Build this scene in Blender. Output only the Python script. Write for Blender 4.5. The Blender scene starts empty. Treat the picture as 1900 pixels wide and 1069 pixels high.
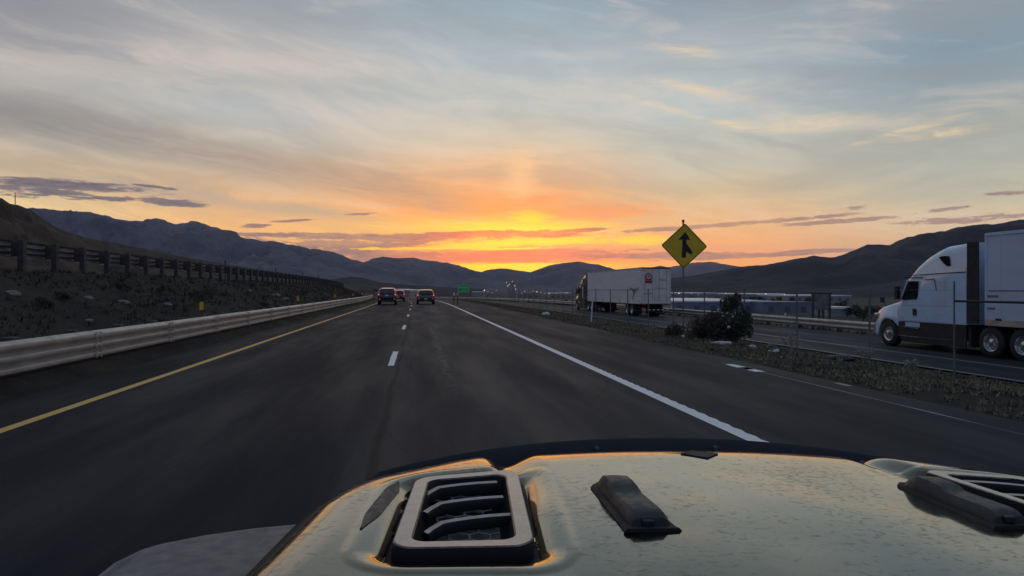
import bpy, bmesh, math, random
from mathutils import Vector, Matrix, noise
R = math.radians
random.seed(11)
S = bpy.context.scene
COL = S.collection

# ------------------------------------------------------------------ camera
TH = R(7.9); CT, ST = math.cos(TH), math.sin(TH); F = 1270.0; EYE = 1.45
cam = bpy.data.objects.new('camera', bpy.data.cameras.new('camera')); COL.objects.link(cam)
cam.location = (0, 0, EYE); cam.rotation_euler = (R(90), 0, -TH)
cam.data.sensor_width = 36; cam.data.lens = 36 * F / 1900; cam.data.shift_y = 3.5 / 1900
cam.data.clip_start = 0.05; cam.data.clip_end = 60000
S.camera = cam
S.view_settings.view_transform = 'Standard'; S.view_settings.look = 'None'
S.view_settings.exposure = 0.0; S.view_settings.gamma = 1.0
S.cycles.volume_bounces = 0; S.cycles.max_bounces = 6; S.cycles.sample_clamp_indirect = 4

def at(px, py, D):
    """world point seen D metres in front of the camera at that place of the photograph"""
    lat = (px - 950) / F * D
    return Vector((lat * CT + D * ST, D * CT - lat * ST, EYE - (py - 538) / F * D))

# ------------------------------------------------------------------ node helper
class NT:
    def __init__(s, nt): s.nt = nt
    def new(s, t, **k):
        n = s.nt.nodes.new(t)
        for a, b in k.items(): setattr(n, a, b)
        return n
    def put(s, sock, v):
        if isinstance(v, X): s.nt.links.new(v.o, sock)
        elif isinstance(v, bpy.types.NodeSocket): s.nt.links.new(v, sock)
        else: sock.default_value = v
    def math(s, op, a, b=0.0, c=0.0):
        n = s.new('ShaderNodeMath', operation=op)
        for i, v in enumerate((a, b, c)): s.put(n.inputs[i], v)
        return X(s, n.outputs[0])
    def xyz(s, x, y, z=0.0):
        n = s.new('ShaderNodeCombineXYZ')
        for i, v in enumerate((x, y, z)): s.put(n.inputs[i], v)
        return X(s, n.outputs[0])
    def sep(s, v):
        n = s.new('ShaderNodeSeparateXYZ'); s.put(n.inputs[0], v)
        return [X(s, o) for o in n.outputs]
    def noise(s, v, scale=1.0, detail=4.0, rough=0.5, dist=0.0):
        n = s.new('ShaderNodeTexNoise'); s.put(n.inputs['Vector'], v)
        n.inputs['Scale'].default_value = scale; n.inputs['Detail'].default_value = detail
        n.inputs['Roughness'].default_value = rough; n.inputs['Distortion'].default_value = dist
        return X(s, n.outputs[0])
    def voro(s, v, scale=1.0, rnd=1.0, feature='F1'):
        n = s.new('ShaderNodeTexVoronoi', feature=feature); s.put(n.inputs['Vector'], v)
        n.inputs['Scale'].default_value = scale; n.inputs['Randomness'].default_value = rnd
        return X(s, n.outputs[0])
    def rng(s, v, a, b, c=0.0, d=1.0, kind='SMOOTHSTEP'):
        n = s.new('ShaderNodeMapRange', interpolation_type=kind)
        for k, q in zip(('Value', 'From Min', 'From Max', 'To Min', 'To Max'), (v, a, b, c, d)): s.put(n.inputs[k], q)
        return X(s, n.outputs[0])
    def mix(s, f, a, b, mode='MIX'):
        n = s.new('ShaderNodeMix', data_type='RGBA', blend_type=mode)
        s.put(n.inputs[0], f); s.put(n.inputs[6], a); s.put(n.inputs[7], b)
        return X(s, n.outputs[2])
    def ramp(s, f, stops):
        n = s.new('ShaderNodeValToRGB'); s.put(n.inputs[0], f); e = n.color_ramp.elements
        while len(e) < len(stops): e.new(0.5)
        for q, (p, c) in zip(e, stops): q.position = p; q.color = c
        return X(s, n.outputs[0])
class X:
    def __init__(s, t, o): s.t, s.o = t, o
    def __add__(s, b): return s.t.math('ADD', s, b)
    def __sub__(s, b): return s.t.math('SUBTRACT', s, b)
    def __mul__(s, b): return s.t.math('MULTIPLY', s, b)
    def __truediv__(s, b): return s.t.math('DIVIDE', s, b)
    def __rsub__(s, b): return s.t.math('SUBTRACT', b, s)
    __radd__ = __add__; __rmul__ = __mul__
def lin(c): return tuple(((v / 255 + .055) / 1.055) ** 2.4 if v > 10 else v / 255 / 12.92 for v in c) + (1.0,)

# ------------------------------------------------------------------ sky
SUN_AZ, SUN_EL = 8.3, 1.3                     # degrees right of +Y, above the horizon
HAZE = 3.3e-5
W = bpy.data.worlds.new('World'); S.world = W; W.use_nodes = True
W.cycles.sampling_method = 'MANUAL'; W.cycles.sample_map_resolution = 512
W.node_tree.nodes.clear(); t = NT(W.node_tree)
tc = t.new('ShaderNodeTexCoord')
dx, dy, dz = t.sep(tc.outputs['Generated'])
DEG = 57.29578
az = t.math('ARCTAN2', dx, dy) * DEG - SUN_AZ      # azimuth from the sunset
el = t.math('ARCSINE', dz) * DEG
ct = (dx * math.sin(R(SUN_AZ)) + dy * math.cos(R(SUN_AZ)))
def ae(px, py):
    al = math.atan((px - 950) / F)
    return math.degrees(al) + 7.9 - SUN_AZ, math.degrees(math.atan((538 - py) / F * math.cos(al)))
ELMAX = 60.0
ef = t.rng(el, -2.0, ELMAX, 0, 1, 'LINEAR')
def column(px, rows, top):
    st = [(0.0, lin(rows[-1][1]))]
    for y, c in reversed(rows): st.append(((ae(px, y)[1] + 2) / (ELMAX + 2), lin(c)))
    st.append(((38 + 2) / (ELMAX + 2), lin(top))); st.append((1.0, lin((112, 128, 148))))
    return t.ramp(ef, st)
COLS = [
 (20, [(0, (139, 141, 147)), (70, (150, 150, 153)), (130, (180, 176, 171)), (200, (152, 149, 145)), (255, (165, 158, 146)), (300, (203, 180, 148)), (335, (228, 193, 145)), (385, (238, 203, 142))], (122, 130, 142)),
 (450, [(0, (150, 156, 161)), (110, (186, 181, 177)), (155, (170, 172, 171)), (205, (180, 182, 180)), (250, (180, 176, 166)), (310, (182, 166, 144)), (345, (208, 172, 134)), (380, (238, 182, 118)), (440, (238, 176, 104))], (128, 140, 152)),
 (950, [(0, (146, 165, 176)), (100, (166, 178, 184)), (200, (184, 187, 181)), (265, (210, 192, 166)), (305, (232, 186, 140)), (350, (242, 168, 102)), (395, (250, 154, 56)), (425, (255, 192, 48)), (450, (252, 158, 40)), (470, (243, 116, 40)), (484, (242, 104, 36)), (492, (255, 190, 8)), (505, (255, 206, 14))], (130, 146, 160)),
 (1300, [(0, (138, 152, 163)), (100, (168, 177, 180)), (200, (176, 186, 186)), (260, (187, 189, 178)), (310, (195, 188, 168)), (350, (208, 184, 146)), (400, (224, 176, 122)), (440, (238, 168, 102)), (470, (240, 154, 92)), (495, (246, 158, 76))], (126, 142, 158)),
 (1800, [(0, (138, 148, 156)), (80, (126, 147, 160)), (150, (140, 154, 161)), (230, (164, 167, 160)), (300, (177, 179, 166)), (350, (188, 183, 160)), (400, (201, 180, 148)), (440, (206, 172, 132))], (120, 138, 156)),
]
cols = [(ae(c[0], 400)[0], column(*c)) for c in COLS]
sky = cols[0][1]
for (a0, _), (a1, c1) in zip(cols, cols[1:]):
    sky = t.mix(t.rng(az, a0, a1), sky, c1)
# the part of the sky behind the camera: dull blue, mauve low down
back = t.ramp(ef, [(0.0, lin((56, 66, 98))), (0.12, lin((92, 98, 130))), (0.35, lin((82, 102, 142))), (1.0, lin((106, 127, 152)))])
sky = t.mix(t.rng(t.math('ABSOLUTE', az), 40, 88), sky, back)

# high thin streaks, laid out on a flat layer overhead so that they run together towards the sunset
den = dz + 0.09
k = R(SUN_AZ + 3)
pa = (dx * math.cos(k) - dy * math.sin(k)) / den        # across
pl = (dx * math.sin(k) + dy * math.cos(k)) / den        # along
sh = el + az * .13 + (t.noise(t.xyz(az * .04, el * .1, 3.3), 1.0, 2) - .5) * 6.0
st1 = t.noise(t.xyz(az * .045, sh * .26, 2.7), 1.0, 7, .55, .5)
st2 = t.noise(t.xyz(az * .11, sh * .62, 9.1), 1.0, 8, .6, .7)
fine = t.noise(t.xyz(az * .30 + el * .2, sh * 1.9, 4.2), 1.0, 9, .70, .9)
mod = t.rng(st1, .36, .66, -.5, .5) * .7 + t.rng(st2, .35, .68, -.5, .5) * .5 + (fine - .5) * .62
high = t.rng(el, 1.5, 6.0)
mod = mod * high
sky = t.mix(t.math('MAXIMUM', mod, 0.0) * .50, sky, lin((236, 212, 190)))
sky = t.mix(t.math('MAXIMUM', mod * -1.0, 0.0) * .52, sky, lin((138, 137, 138)))

# clouds with a shape of their own
wn = t.noise(t.xyz(az * .22, el * 1.4, 1.3), 1.0, 9, .72, .5)
wn2 = t.noise(t.xyz(az * .8, el * 5.5, 7.7), 1.0, 8, .7, .4)
wob = (wn - .5) * 4.2 + (wn2 - .5) * 2.8
def blob(px, py, hx, hy, tilt=0.0, amp=1.0, soft=.45, bias=0.2):
    a0, e0 = ae(px, py); al = math.atan((px - 950) / F)
    ra = math.degrees(hx / F * math.cos(al) ** 2); re = math.degrees(hy / F * math.cos(al))
    c_, s_ = math.cos(R(tilt)), math.sin(R(tilt))
    u = (az - a0) * c_ + (el - e0) * s_; v = (el - e0) * c_ - (az - a0) * s_
    d = t.math('SQRT', (u / ra) * (u / ra) + (v / re) * (v / re))
    return t.rng((1.0 + bias) - d + wob * amp, 0.0, soft)
def union(L):
    r = L[0]
    for q in L[1:]: r = t.math('MAXIMUM', r, q)
    return r
near = t.rng(t.math('ABSOLUTE', az + .5), 1.5, 13)       # 0 by the sunset, 1 away from it
# long dull band on the left, sloping down to the sunset
ec = 11.6 + (az + 37.0) * -.045 + (az + 37.0) * (az + 37.0) * -.0031
band = t.rng(t.math('ABSOLUTE', el - ec + (st2 - .5) * 1.6 + (fine - .5) * 1.6), .0, 1.9, 1, 0) * t.rng(az, -8, -1, 1, 0) * t.rng(az, -60, -40)
sky = t.mix(band * t.rng(fine, .35, .6, .45, 1.0) * .72, sky, t.mix(t.rng(az, -36, -8), lin((136, 133, 131)), lin((184, 146, 118))))
ec2 = 8.3 + (az + 37.0) * -.10
band2 = t.rng(t.math('ABSOLUTE', el - ec2 + (st2 - .5) * 2.0 + (fine - .5) * 1.0), .1, 1.0, 1, 0) * t.rng(az, -18, -8, 1, 0) * t.rng(az, -60, -40)
sky = t.mix(band2 * .65, sky, lin((178, 160, 138)))
pale = union([blob(150, 120, 330, 26, 0, .5, .9), blob(480, 118, 260, 24, 2, .5, .9)])
sky = t.mix(pale * .35, sky, lin((206, 194, 184)))
# bright feathery streaks on the right
br = union([blob(1690, 241, 125, 7, 10, .2, .9), blob(1735, 249, 125, 12, 0, .25, 1.1), blob(1480, 232, 210, 22, -3, .3, 1.4),
            blob(1375, 235, 90, 10, -14, .25, 1.2), blob(1270, 95, 95, 16, -10, .25, 1.5), blob(1290, 165, 130, 12, -16, .25, 1.5), blob(1230, 200, 120, 8, -18, .25, 1.5)])
sky = t.mix(br * t.rng(fine, .38, .62, .25, 1.0) * .6, sky, lin((240, 208, 160)))
gr = union([blob(1470, 160, 170, 45, 0, .5, 1.3), blob(1440, 265, 95, 7, -18, .5, .9), blob(1735, 208, 40, 5, 3, .5, .8)])
sky = t.mix(gr * .30, sky, lin((146, 148, 150)))
# glow over the place where the sun went down
sal = union([blob(1110, 395, 150, 16, 1, .5, .8), blob(1000, 372, 80, 12, 10, .5, 1.0)])
sky = t.mix(sal * .6, sky, lin((246, 146, 78)))
gl = union([blob(965, 330, 42, 60, 8, .45, 1.3)])
sky = t.mix(gl * .6, sky, lin((255, 200, 138)))
g2 = union([blob(945, 424, 190, 17, 0, .5, 1.1), blob(1180, 447, 90, 12, 0, .5, 1.0), blob(985, 408, 45, 18, 0, .5, 1.0)])
sky = t.mix(g2 * .88, sky, lin((255, 204, 30)))
g3 = union([blob(985, 449, 170, 9, 2, .5, .6), blob(770, 449, 110, 4, 2, .6, .6), blob(890, 457, 120, 4, 1, .5, .7)])
# low broken cloud
lo = union([blob(740, 441, 230, 9, 1, .8), blob(640, 455, 150, 11, 0, .8), blob(600, 437, 90, 6, 0, .6), blob(900, 433, 150, 5, 1, .8),
            blob(1010, 436, 70, 5, 0, .8), blob(840, 478, 290, 11, 1, .7), blob(1000, 467, 140, 6, 0, .8), blob(690, 470, 120, 8, 0, .7),
            blob(1085, 427, 48, 3.5, 2, .6), blob(1345, 417, 190, 4.2, 3, .8), blob(1560, 411, 110, 3.5, 2, 1.2), blob(1235, 474, 140, 6, 0, .7),
            blob(1530, 466, 80, 4, 0, .6), blob(1400, 474, 180, 4, 2, .7), blob(1765, 408, 95, 5.5, 0, 1.5), blob(1735, 393, 60, 3, 6, 1.5), blob(1590, 386, 27, 3, 3, 1.3),
            blob(1865, 359, 40, 3.5, 3, 1.5), blob(668, 397, 30, 2.6, 4, .6), blob(476, 419, 24, 4, 2, .6), blob(538, 410, 40, 2.2, 5, .7),
            blob(500, 436, 90, 3.5, 0, .6)])
locol = t.mix(t.rng(wn2, .38, .62) * .5, t.mix(near, lin((212, 88, 56)), lin((112, 88, 96))), t.mix(near, lin((236, 120, 60)), lin((168, 124, 108))))
sky = t.mix(g3 * .8, sky, lin((255, 198, 24)))
sky = t.mix(lo * t.rng(wn, .35, .6, .62, .95) * t.rng(az, 6, 13, 1.0, .78), sky, locol)
g4 = union([blob(975, 450, 150, 3.5, 2, .7, .6), blob(930, 462, 90, 2.5, 1, .6, .6), blob(790, 461, 110, 3, 1, .7, .6), blob(975, 497, 150, 8, 0, .25, .5)])
sky = t.mix(g4 * .92, sky, lin((255, 196, 8)))
len_ = union([blob(110, 343, 180, 10, 0, .6, .5), blob(90, 356, 130, 13, -3, 1.0, .6), blob(190, 367, 70, 6, 0, 1.2, .6), blob(314, 376, 60, 6.5, -1, .7, .5), blob(285, 346, 45, 3, -4, 1.2, .6)])
sky = t.mix(len_ * .92, sky, t.mix(t.rng(wn2, .35, .65), lin((80, 78, 96)), lin((112, 104, 112))))
sky = t.mix(t.rng(el, -1.5, -.2, 1, 0), sky, lin((60, 58, 62)))
nish = t.new('ShaderNodeTexSky', sky_type='NISHITA', sun_disc=False, sun_elevation=R(SUN_EL), sun_rotation=R(SUN_AZ), altitude=1300, dust_density=2.0)
bg1 = t.new('ShaderNodeBackground'); t.put(bg1.inputs[0], sky); core = t.rng(t.math('SQRT', (az - .3) * (az - .3) * .10 + (el - 3.6) * (el - 3.6) * .55), .0, 3.4, .42, 0.0)
t.put(bg1.inputs[1], t.rng(el, 1.0, 9.0, 1.40, 1.12) + core)
bg2 = t.new('ShaderNodeBackground'); t.put(bg2.inputs[0], nish.outputs[0]); bg2.inputs[1].default_value = 0.008
ad = t.new('ShaderNodeAddShader'); t.put(ad.inputs[0], bg1.outputs[0]); t.put(ad.inputs[1], bg2.outputs[0])
wo = t.new('ShaderNodeOutputWorld'); t.put(wo.inputs[0], ad.outputs[0])

# ------------------------------------------------------------------ sun (already behind the ridge)
sl = bpy.data.lights.new('sun', 'SUN'); sl.energy = 0.5; sl.angle = R(0.5); sl.color = (1, .62, .32)
so = bpy.data.objects.new('sun', sl); COL.objects.link(so); so.location = (0, 0, 50)
sd = Vector((math.sin(R(SUN_AZ)) * math.cos(R(SUN_EL)), math.cos(R(SUN_AZ)) * math.cos(R(SUN_EL)), math.sin(R(SUN_EL))))
so.rotation_euler = sd.to_track_quat('Z', 'Y').to_euler()
# ------------------------------------------------------------------ building helpers
def tag(o, label=None, cat=None, group=None, kind=None):
    if label: o['label'] = label
    if cat: o['category'] = cat
    if group: o['group'] = group
    if kind: o['kind'] = kind
    return o
def empty(name, loc, rz=0.0, rx=0.0, ry=0.0):
    o = bpy.data.objects.new(name, None); COL.objects.link(o)
    o.location = loc; o.rotation_euler = (rx, ry, rz); o.empty_display_size = .2
    return o
def copy_tree(o, parent=None):
    c = o.copy(); COL.objects.link(c)
    if parent: c.parent = parent
    for ch in list(o.children): copy_tree(ch, c)
    return c
class MB:
    def __init__(s): s.v = []; s.f = []; s.uv = None
    def add(s, vs, fs, M=None):
        n = len(s.v)
        s.v += [(M @ Vector(v)) if M else Vector(v) for v in vs]
        s.f += [tuple(i + n for i in f) for f in fs]; return s
    def box(s, c, d, M=None):
        x, y, z = c; a, b, e = d[0] / 2, d[1] / 2, d[2] / 2
        vs = [(x + i * a, y + j * b, z + q * e) for q in (-1, 1) for j in (-1, 1) for i in (-1, 1)]
        return s.add(vs, [(0, 2, 3, 1), (4, 5, 7, 6), (0, 1, 5, 4), (2, 6, 7, 3), (0, 4, 6, 2), (1, 3, 7, 5)], M)
    def tube(s, p, r, n=8, cap=True, M=None):
        """round bar through points p; r one radius or one per point"""
        p = [Vector(q) for q in p]; r = r if isinstance(r, (list, tuple)) else [r] * len(p); vs = []
        for i, q in enumerate(p):
            d = (p[min(i + 1, len(p) - 1)] - p[max(i - 1, 0)]).normalized()
            a = d.orthogonal().normalized() if i == 0 else (a - d * a.dot(d)).normalized()
            b = d.cross(a)
            vs += [q + (a * math.cos(6.28319 * k / n) + b * math.sin(6.28319 * k / n)) * r[i] for k in range(n)]
        fs = [(i * n + k, i * n + (k + 1) % n, (i + 1) * n + (k + 1) % n, (i + 1) * n + k) for i in range(len(p) - 1) for k in range(n)]
        if cap: fs += [tuple(range(n - 1, -1, -1)), tuple((len(p) - 1) * n + k for k in range(n))]
        return s.add(vs, fs, M)
    def lathe(s, prof, n=20, axis='Z', M=None):
        """prof: (radius, height) pairs turned about an axis"""
        vs = []
        for r, h in prof:
            for k in range(n):
                c, q = r * math.cos(6.28319 * k / n), r * math.sin(6.28319 * k / n)
                vs.append((c, q, h) if axis == 'Z' else (h, c, q))
        fs = [(i * n + k, i * n + (k + 1) % n, (i + 1) * n + (k + 1) % n, (i + 1) * n + k) for i in range(len(prof) - 1) for k in range(n)]
        return s.add(vs, fs, M)
    def prism(s, poly, d, M=None):
        """polygon in xz, extruded along y from d[0] to d[1]"""
        n = len(poly)
        vs = [(x, y, z) for y in d for x, z in poly]
        fs = [tuple(range(n)), tuple(range(2 * n - 1, n - 1, -1))] + [(k, k + n, (k + 1) % n + n, (k + 1) % n) for k in range(n)]
        return s.add(vs, fs, M)
    def loft(s, rings, cap=True, closed=True, M=None):
        n = len(rings[0]); vs = [q for r in rings for q in r]; m = n if closed else n - 1
        fs = [(i * n + k, i * n + (k + 1) % n, (i + 1) * n + (k + 1) % n, (i + 1) * n + k) for i in range(len(rings) - 1) for k in range(m)]
        if cap: fs += [tuple(range(n - 1, -1, -1)), tuple((len(rings) - 1) * n + k for k in range(n))]
        return s.add(vs, fs, M)
    def build(s, name, mat, parent=None, smooth=35, bevel=0.0, fix=True):
        me = bpy.data.meshes.new(name); me.from_pydata([tuple(v) for v in s.v], [], s.f); me.validate()
        if fix:
            b = bmesh.new(); b.from_mesh(me); bmesh.ops.recalc_face_normals(b, faces=b.faces); b.to_mesh(me); b.free()
        me.materials.append(mat)
        if smooth: 
            me.polygons.foreach_set('use_smooth', [True] * len(me.polygons)); me.set_sharp_from_angle(angle=R(smooth))
        o = bpy.data.objects.new(name, me); COL.objects.link(o)
        if parent: o.parent = parent
        if bevel:
            m = o.modifiers.new('b', 'BEVEL'); m.width = bevel; m.segments = 2; m.limit_method = 'ANGLE'; m.angle_limit = R(40)
        return o

def pb(name):
    m = bpy.data.materials.new(name); m.use_nodes = True
    return m, NT(m.node_tree), m.node_tree.nodes['Principled BSDF']
def mat(name, col, rough=.6, metal=0.0, var=.25, scale=4.0, bump=0.0, coat=0.0, emit=None, es=0.0, spec=.5, stretch=None):
    m, q, b = pb(name)
    tc = q.new('ShaderNodeTexCoord'); v = X(q, tc.outputs['Object'])
    if stretch:
        x, y, z = q.sep(v); v = q.xyz(x * stretch[0], y * stretch[1], z * stretch[2])
    c0 = tuple(c * (1 - var) for c in col[:3]) + (1,); c1 = tuple(min(1, c * (1 + var)) for c in col[:3]) + (1,)
    n = q.noise(v, scale, 6, .6)
    q.put(b.inputs['Base Color'], q.mix(q.rng(n, .3, .7), c0, c1))
    q.put(b.inputs['Roughness'], q.rng(q.noise(v, scale * 2.3, 4), .3, .7, max(0.02, rough - .08), min(1, rough + .1)))
    b.inputs['Metallic'].default_value = metal; b.inputs['Coat Weight'].default_value = coat; b.inputs['Coat Roughness'].default_value = .05
    b.inputs['Specular IOR Level'].default_value = spec
    if bump:
        bn = q.new('ShaderNodeBump'); bn.inputs['Strength'].default_value = bump; q.put(bn.inputs['Height'], q.noise(v, scale * 6, 5))
        q.put(b.inputs['Normal'], bn.outputs[0])
    if emit: b.inputs['Emission Color'].default_value = emit[:3] + (1,); b.inputs['Emission Strength'].default_value = es
    return m
M = dict(
 galv=mat('galvanised steel', (.46, .42, .37), .45, .35, .13, 2.5),
 galv_dark=mat('weathered steel', (.20, .19, .19), .6, .4, .25, 3),
 post=mat('dark weathered post', (.075, .065, .06), .8, 0, .3, 6),
 yellow=mat('yellow reflective sheet', (.95, .60, .02), .35, 0, .06, 8),
 white=mat('white plastic', (.72, .72, .68), .45, 0, .08, 5),
 reflect=mat('white reflector', (.85, .85, .82), .2, 0, .03, 5),
 sign_yellow=mat('yellow sign sheeting', (.86, .56, .012), .4, 0, .08, 3),
 black=mat('black paint', (.012, .012, .014), .45, 0, .2, 5),
 rubber=mat('black rubber', (.018, .018, .019), .75, 0, .2, 9),
 plastic=mat('black textured plastic', (.024, .024, .026), .5, 0, .2, 40, bump=.06),
 green=mat('green sign sheeting', (.008, .55, .07), .4, 0, .05, 3),
 legend=mat('sign legend', (.9, .95, .85), .4, 0, .03, 3),
 white_paint=mat('white truck paint', (.54, .70, .84), .22, 0, .05, 1.5, coat=.6),  # white paint with the blue of the light mixed into it
 trailer=mat('white trailer skin', (.55, .62, .74), .38, 0, .08, 1.2, stretch=(1, .3, 1)),  # white skin, tinted with the blue light that falls on it
 trailer_neutral=mat('neutral white trailer skin', (.80, .78, .75), .38, 0, .08, 1.2, stretch=(1, .3, 1)),
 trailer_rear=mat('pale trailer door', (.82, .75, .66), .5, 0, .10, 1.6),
 brown_paint=mat('dark brown truck paint', (.035, .02, .014), .2, 0, .1, 2, coat=.8),
 glass=mat('dark vehicle glass', (.012, .014, .016), .06, 0, .1, 2, coat=.5),
 alu=mat('polished aluminium', (.62, .63, .65), .22, .9, .08, 6),
 chassis=mat('dark chassis', (.022, .021, .022), .65, 0, .3, 3),
 red_mark=mat('red print', (.45, .03, .03), .5, 0, .1, 4),
 grey_mark=mat('grey print', (.17, .16, .16), .5, 0, .1, 4),
 navy=mat('navy car paint', (.010, .012, .032), .2, .2, .1, 2, coat=1),
 red_paint=mat('red car paint', (.24, .012, .012), .2, .1, .1, 2, coat=1),
 grey_paint=mat('dark grey car paint', (.035, .034, .034), .2, .3, .1, 2, coat=1),
 tail=mat('lit tail lamp', (.5, .02, .02), .2, 0, .05, 5, emit=(1, .05, .04), es=.12),
 tail_hot=mat('bright tail lamp core', (.8, .3, .25), .2, 0, .05, 5, emit=(1, .38, .3), es=.6),
 reflector_red=mat('red bumper reflector', (.4, .02, .03), .2, 0, .05, 5, emit=(1, .16, .16), es=.22),  # not a lamp: its returned shine is added as glow
 plate=mat('licence plate', (.6, .62, .5), .4, 0, .1, 5),
 amber=mat('amber lamp', (.7, .28, .03), .25, 0, .05, 5, emit=(1, .4, .08), es=.12),
 lamp=mat('lit lamp', (1, .95, .85), .3, 0, .02, 5, emit=(1, .86, .66), es=3),
 lamp_cool=mat('lit cool lamp', (1, .95, .95), .3, 0, .02, 5, emit=(.85, .93, 1), es=3),
 rock=mat('pale rock', (.20, .185, .17), .85, 0, .3, 3, bump=.3),
 litter=mat('pale plastic litter', (.60, .60, .60), .5, 0, .15, 5),
 sage=mat('sage leaf', (.060, .062, .042), .8, 0, .4, 2.5),
 twig=mat('dry twig', (.11, .08, .055), .85, 0, .3, 8),
 straw=mat('pale dry weed', (.34, .31, .26), .85, 0, .25, 8),
 drygrass=mat('dry grass blade', (.075, .063, .042), .85, 0, .5, 1.2),
 verge=mat('short verge grass', (.185, .155, .088), .85, 0, .45, .9),
 leaf=mat('tree leaf', (.045, .058, .03), .8, 0, .4, .5),
 bark=mat('bark', (.07, .05, .04), .9, 0, .3, 4),
 wall_blue=mat('blue grey sheet wall', (.15, .19, .26), .6, 0, .12, .12),
 wall_grey=mat('grey sheet wall', (.26, .26, .27), .6, 0, .12, .1),
 wall_tan=mat('tan sheet wall', (.32, .27, .22), .6, 0, .12, .1),
 roof_white=mat('white membrane roof', (.80, .80, .80), .4, 0, .06, .05),
 concrete=mat('concrete', (.30, .28, .26), .8, 0, .2, .3),
 dark_door=mat('dock door', (.10, .10, .11), .6, 0, .15, 1),
)
# ------------------------------------------------------------------ the road frame: s along, t across (right positive)
RC, S0 = 1000.0, 62.0
def fall(s): return -2.9e-5 * max(0.0, s - S0) ** 2
def road(s, t, z=0.0):
    if s <= S0: return Vector((t, s, z))
    a = (s - S0) / RC
    return Vector((-RC * (1 - math.cos(a)) + t * math.cos(a), S0 + RC * math.sin(a) + t * math.sin(a), z + fall(s)))
def lerp_table(T, x):
    if x <= T[0][0]: return T[0][1]
    for (a, b), (c, d) in zip(T, T[1:]):
        if x <= c: return b + (d - b) * (x - a) / (c - a)
    return T[-1][1]
GT = [(-130, -14), (-75, 1.0), (-40, 2.02), (-31, 2.0), (-30, 1.93), (-13, 1.93), (-12.2, 2.0), (-11, 1.98), (-9.0, 1.15), (-7.2, .34), (-6.3, .22), (-5.85, .17), (-5.6, .06), (-5.35, -.05), (6.2, -.05),
      (6.8, 0.0), (7.4, -.02), (8.2, -.05), (9.6, -.17), (10.6, -.38), (12.6, -.76), (13.4, -.79), (14.3, -.795), (14.7, -.85), (22.0, -.83), (22.8, -.82), (25, -1.1), (32, -4.2), (48, -9.5), (75, -12.3), (140, -13.5)]
def ground_z(s, t):
    z = lerp_table(GT, t)
    off = max(0.0, min(1.0, max((-5.6 - t) / 1.2, (t - 6.7) / 1.0)))
    if -31 < t < -12.5 or 13.6 < t < 22.5: off = 0
    z += off * (.45 if 6 < t < 14 else 1) * (noise.noise(Vector((t * .5, s * .35, 0))) * .10 + noise.noise(Vector((t * 1.7, s * 1.3, 3))) * .05)
    return z
def on_ground(s, t): return road(s, t, ground_z(s, t))
def strip(mb, t0, t1, s0, s1, z, step=3.0, nt=1, wob=0.0):
    """flat strip of pavement or paint; uv = (t, s) in metres"""
    n = max(1, int((s1 - s0) / step)); base = len(mb.v)
    if mb.uv is None: mb.uv = []
    for i in range(n + 1):
        s = s0 + (s1 - s0) * i / n
        for j in range(nt + 1):
            tt = t0 + (t1 - t0) * j / nt
            if wob and j in (0, nt): tt += wob * (noise.noise(Vector((s * .9, j * 5., 1))) + .6 * noise.noise(Vector((s * 4.1, j * 5., 2))))
            mb.v.append(road(s, tt, z)); mb.uv.append((tt, s))
    w = nt + 1
    mb.f += [(base + i * w + j, base + i * w + j + 1, base + (i + 1) * w + j + 1, base + (i + 1) * w + j) for i in range(n) for j in range(nt)]
def build_uv(mb, name, material):
    o = mb.build(name, material, smooth=0, fix=False)
    u = o.data.uv_layers.new(name='UVMap')
    for l in o.data.loops: u.data[l.index].uv = mb.uv[l.vertex_index]
    return tag(o, kind='structure')

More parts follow.
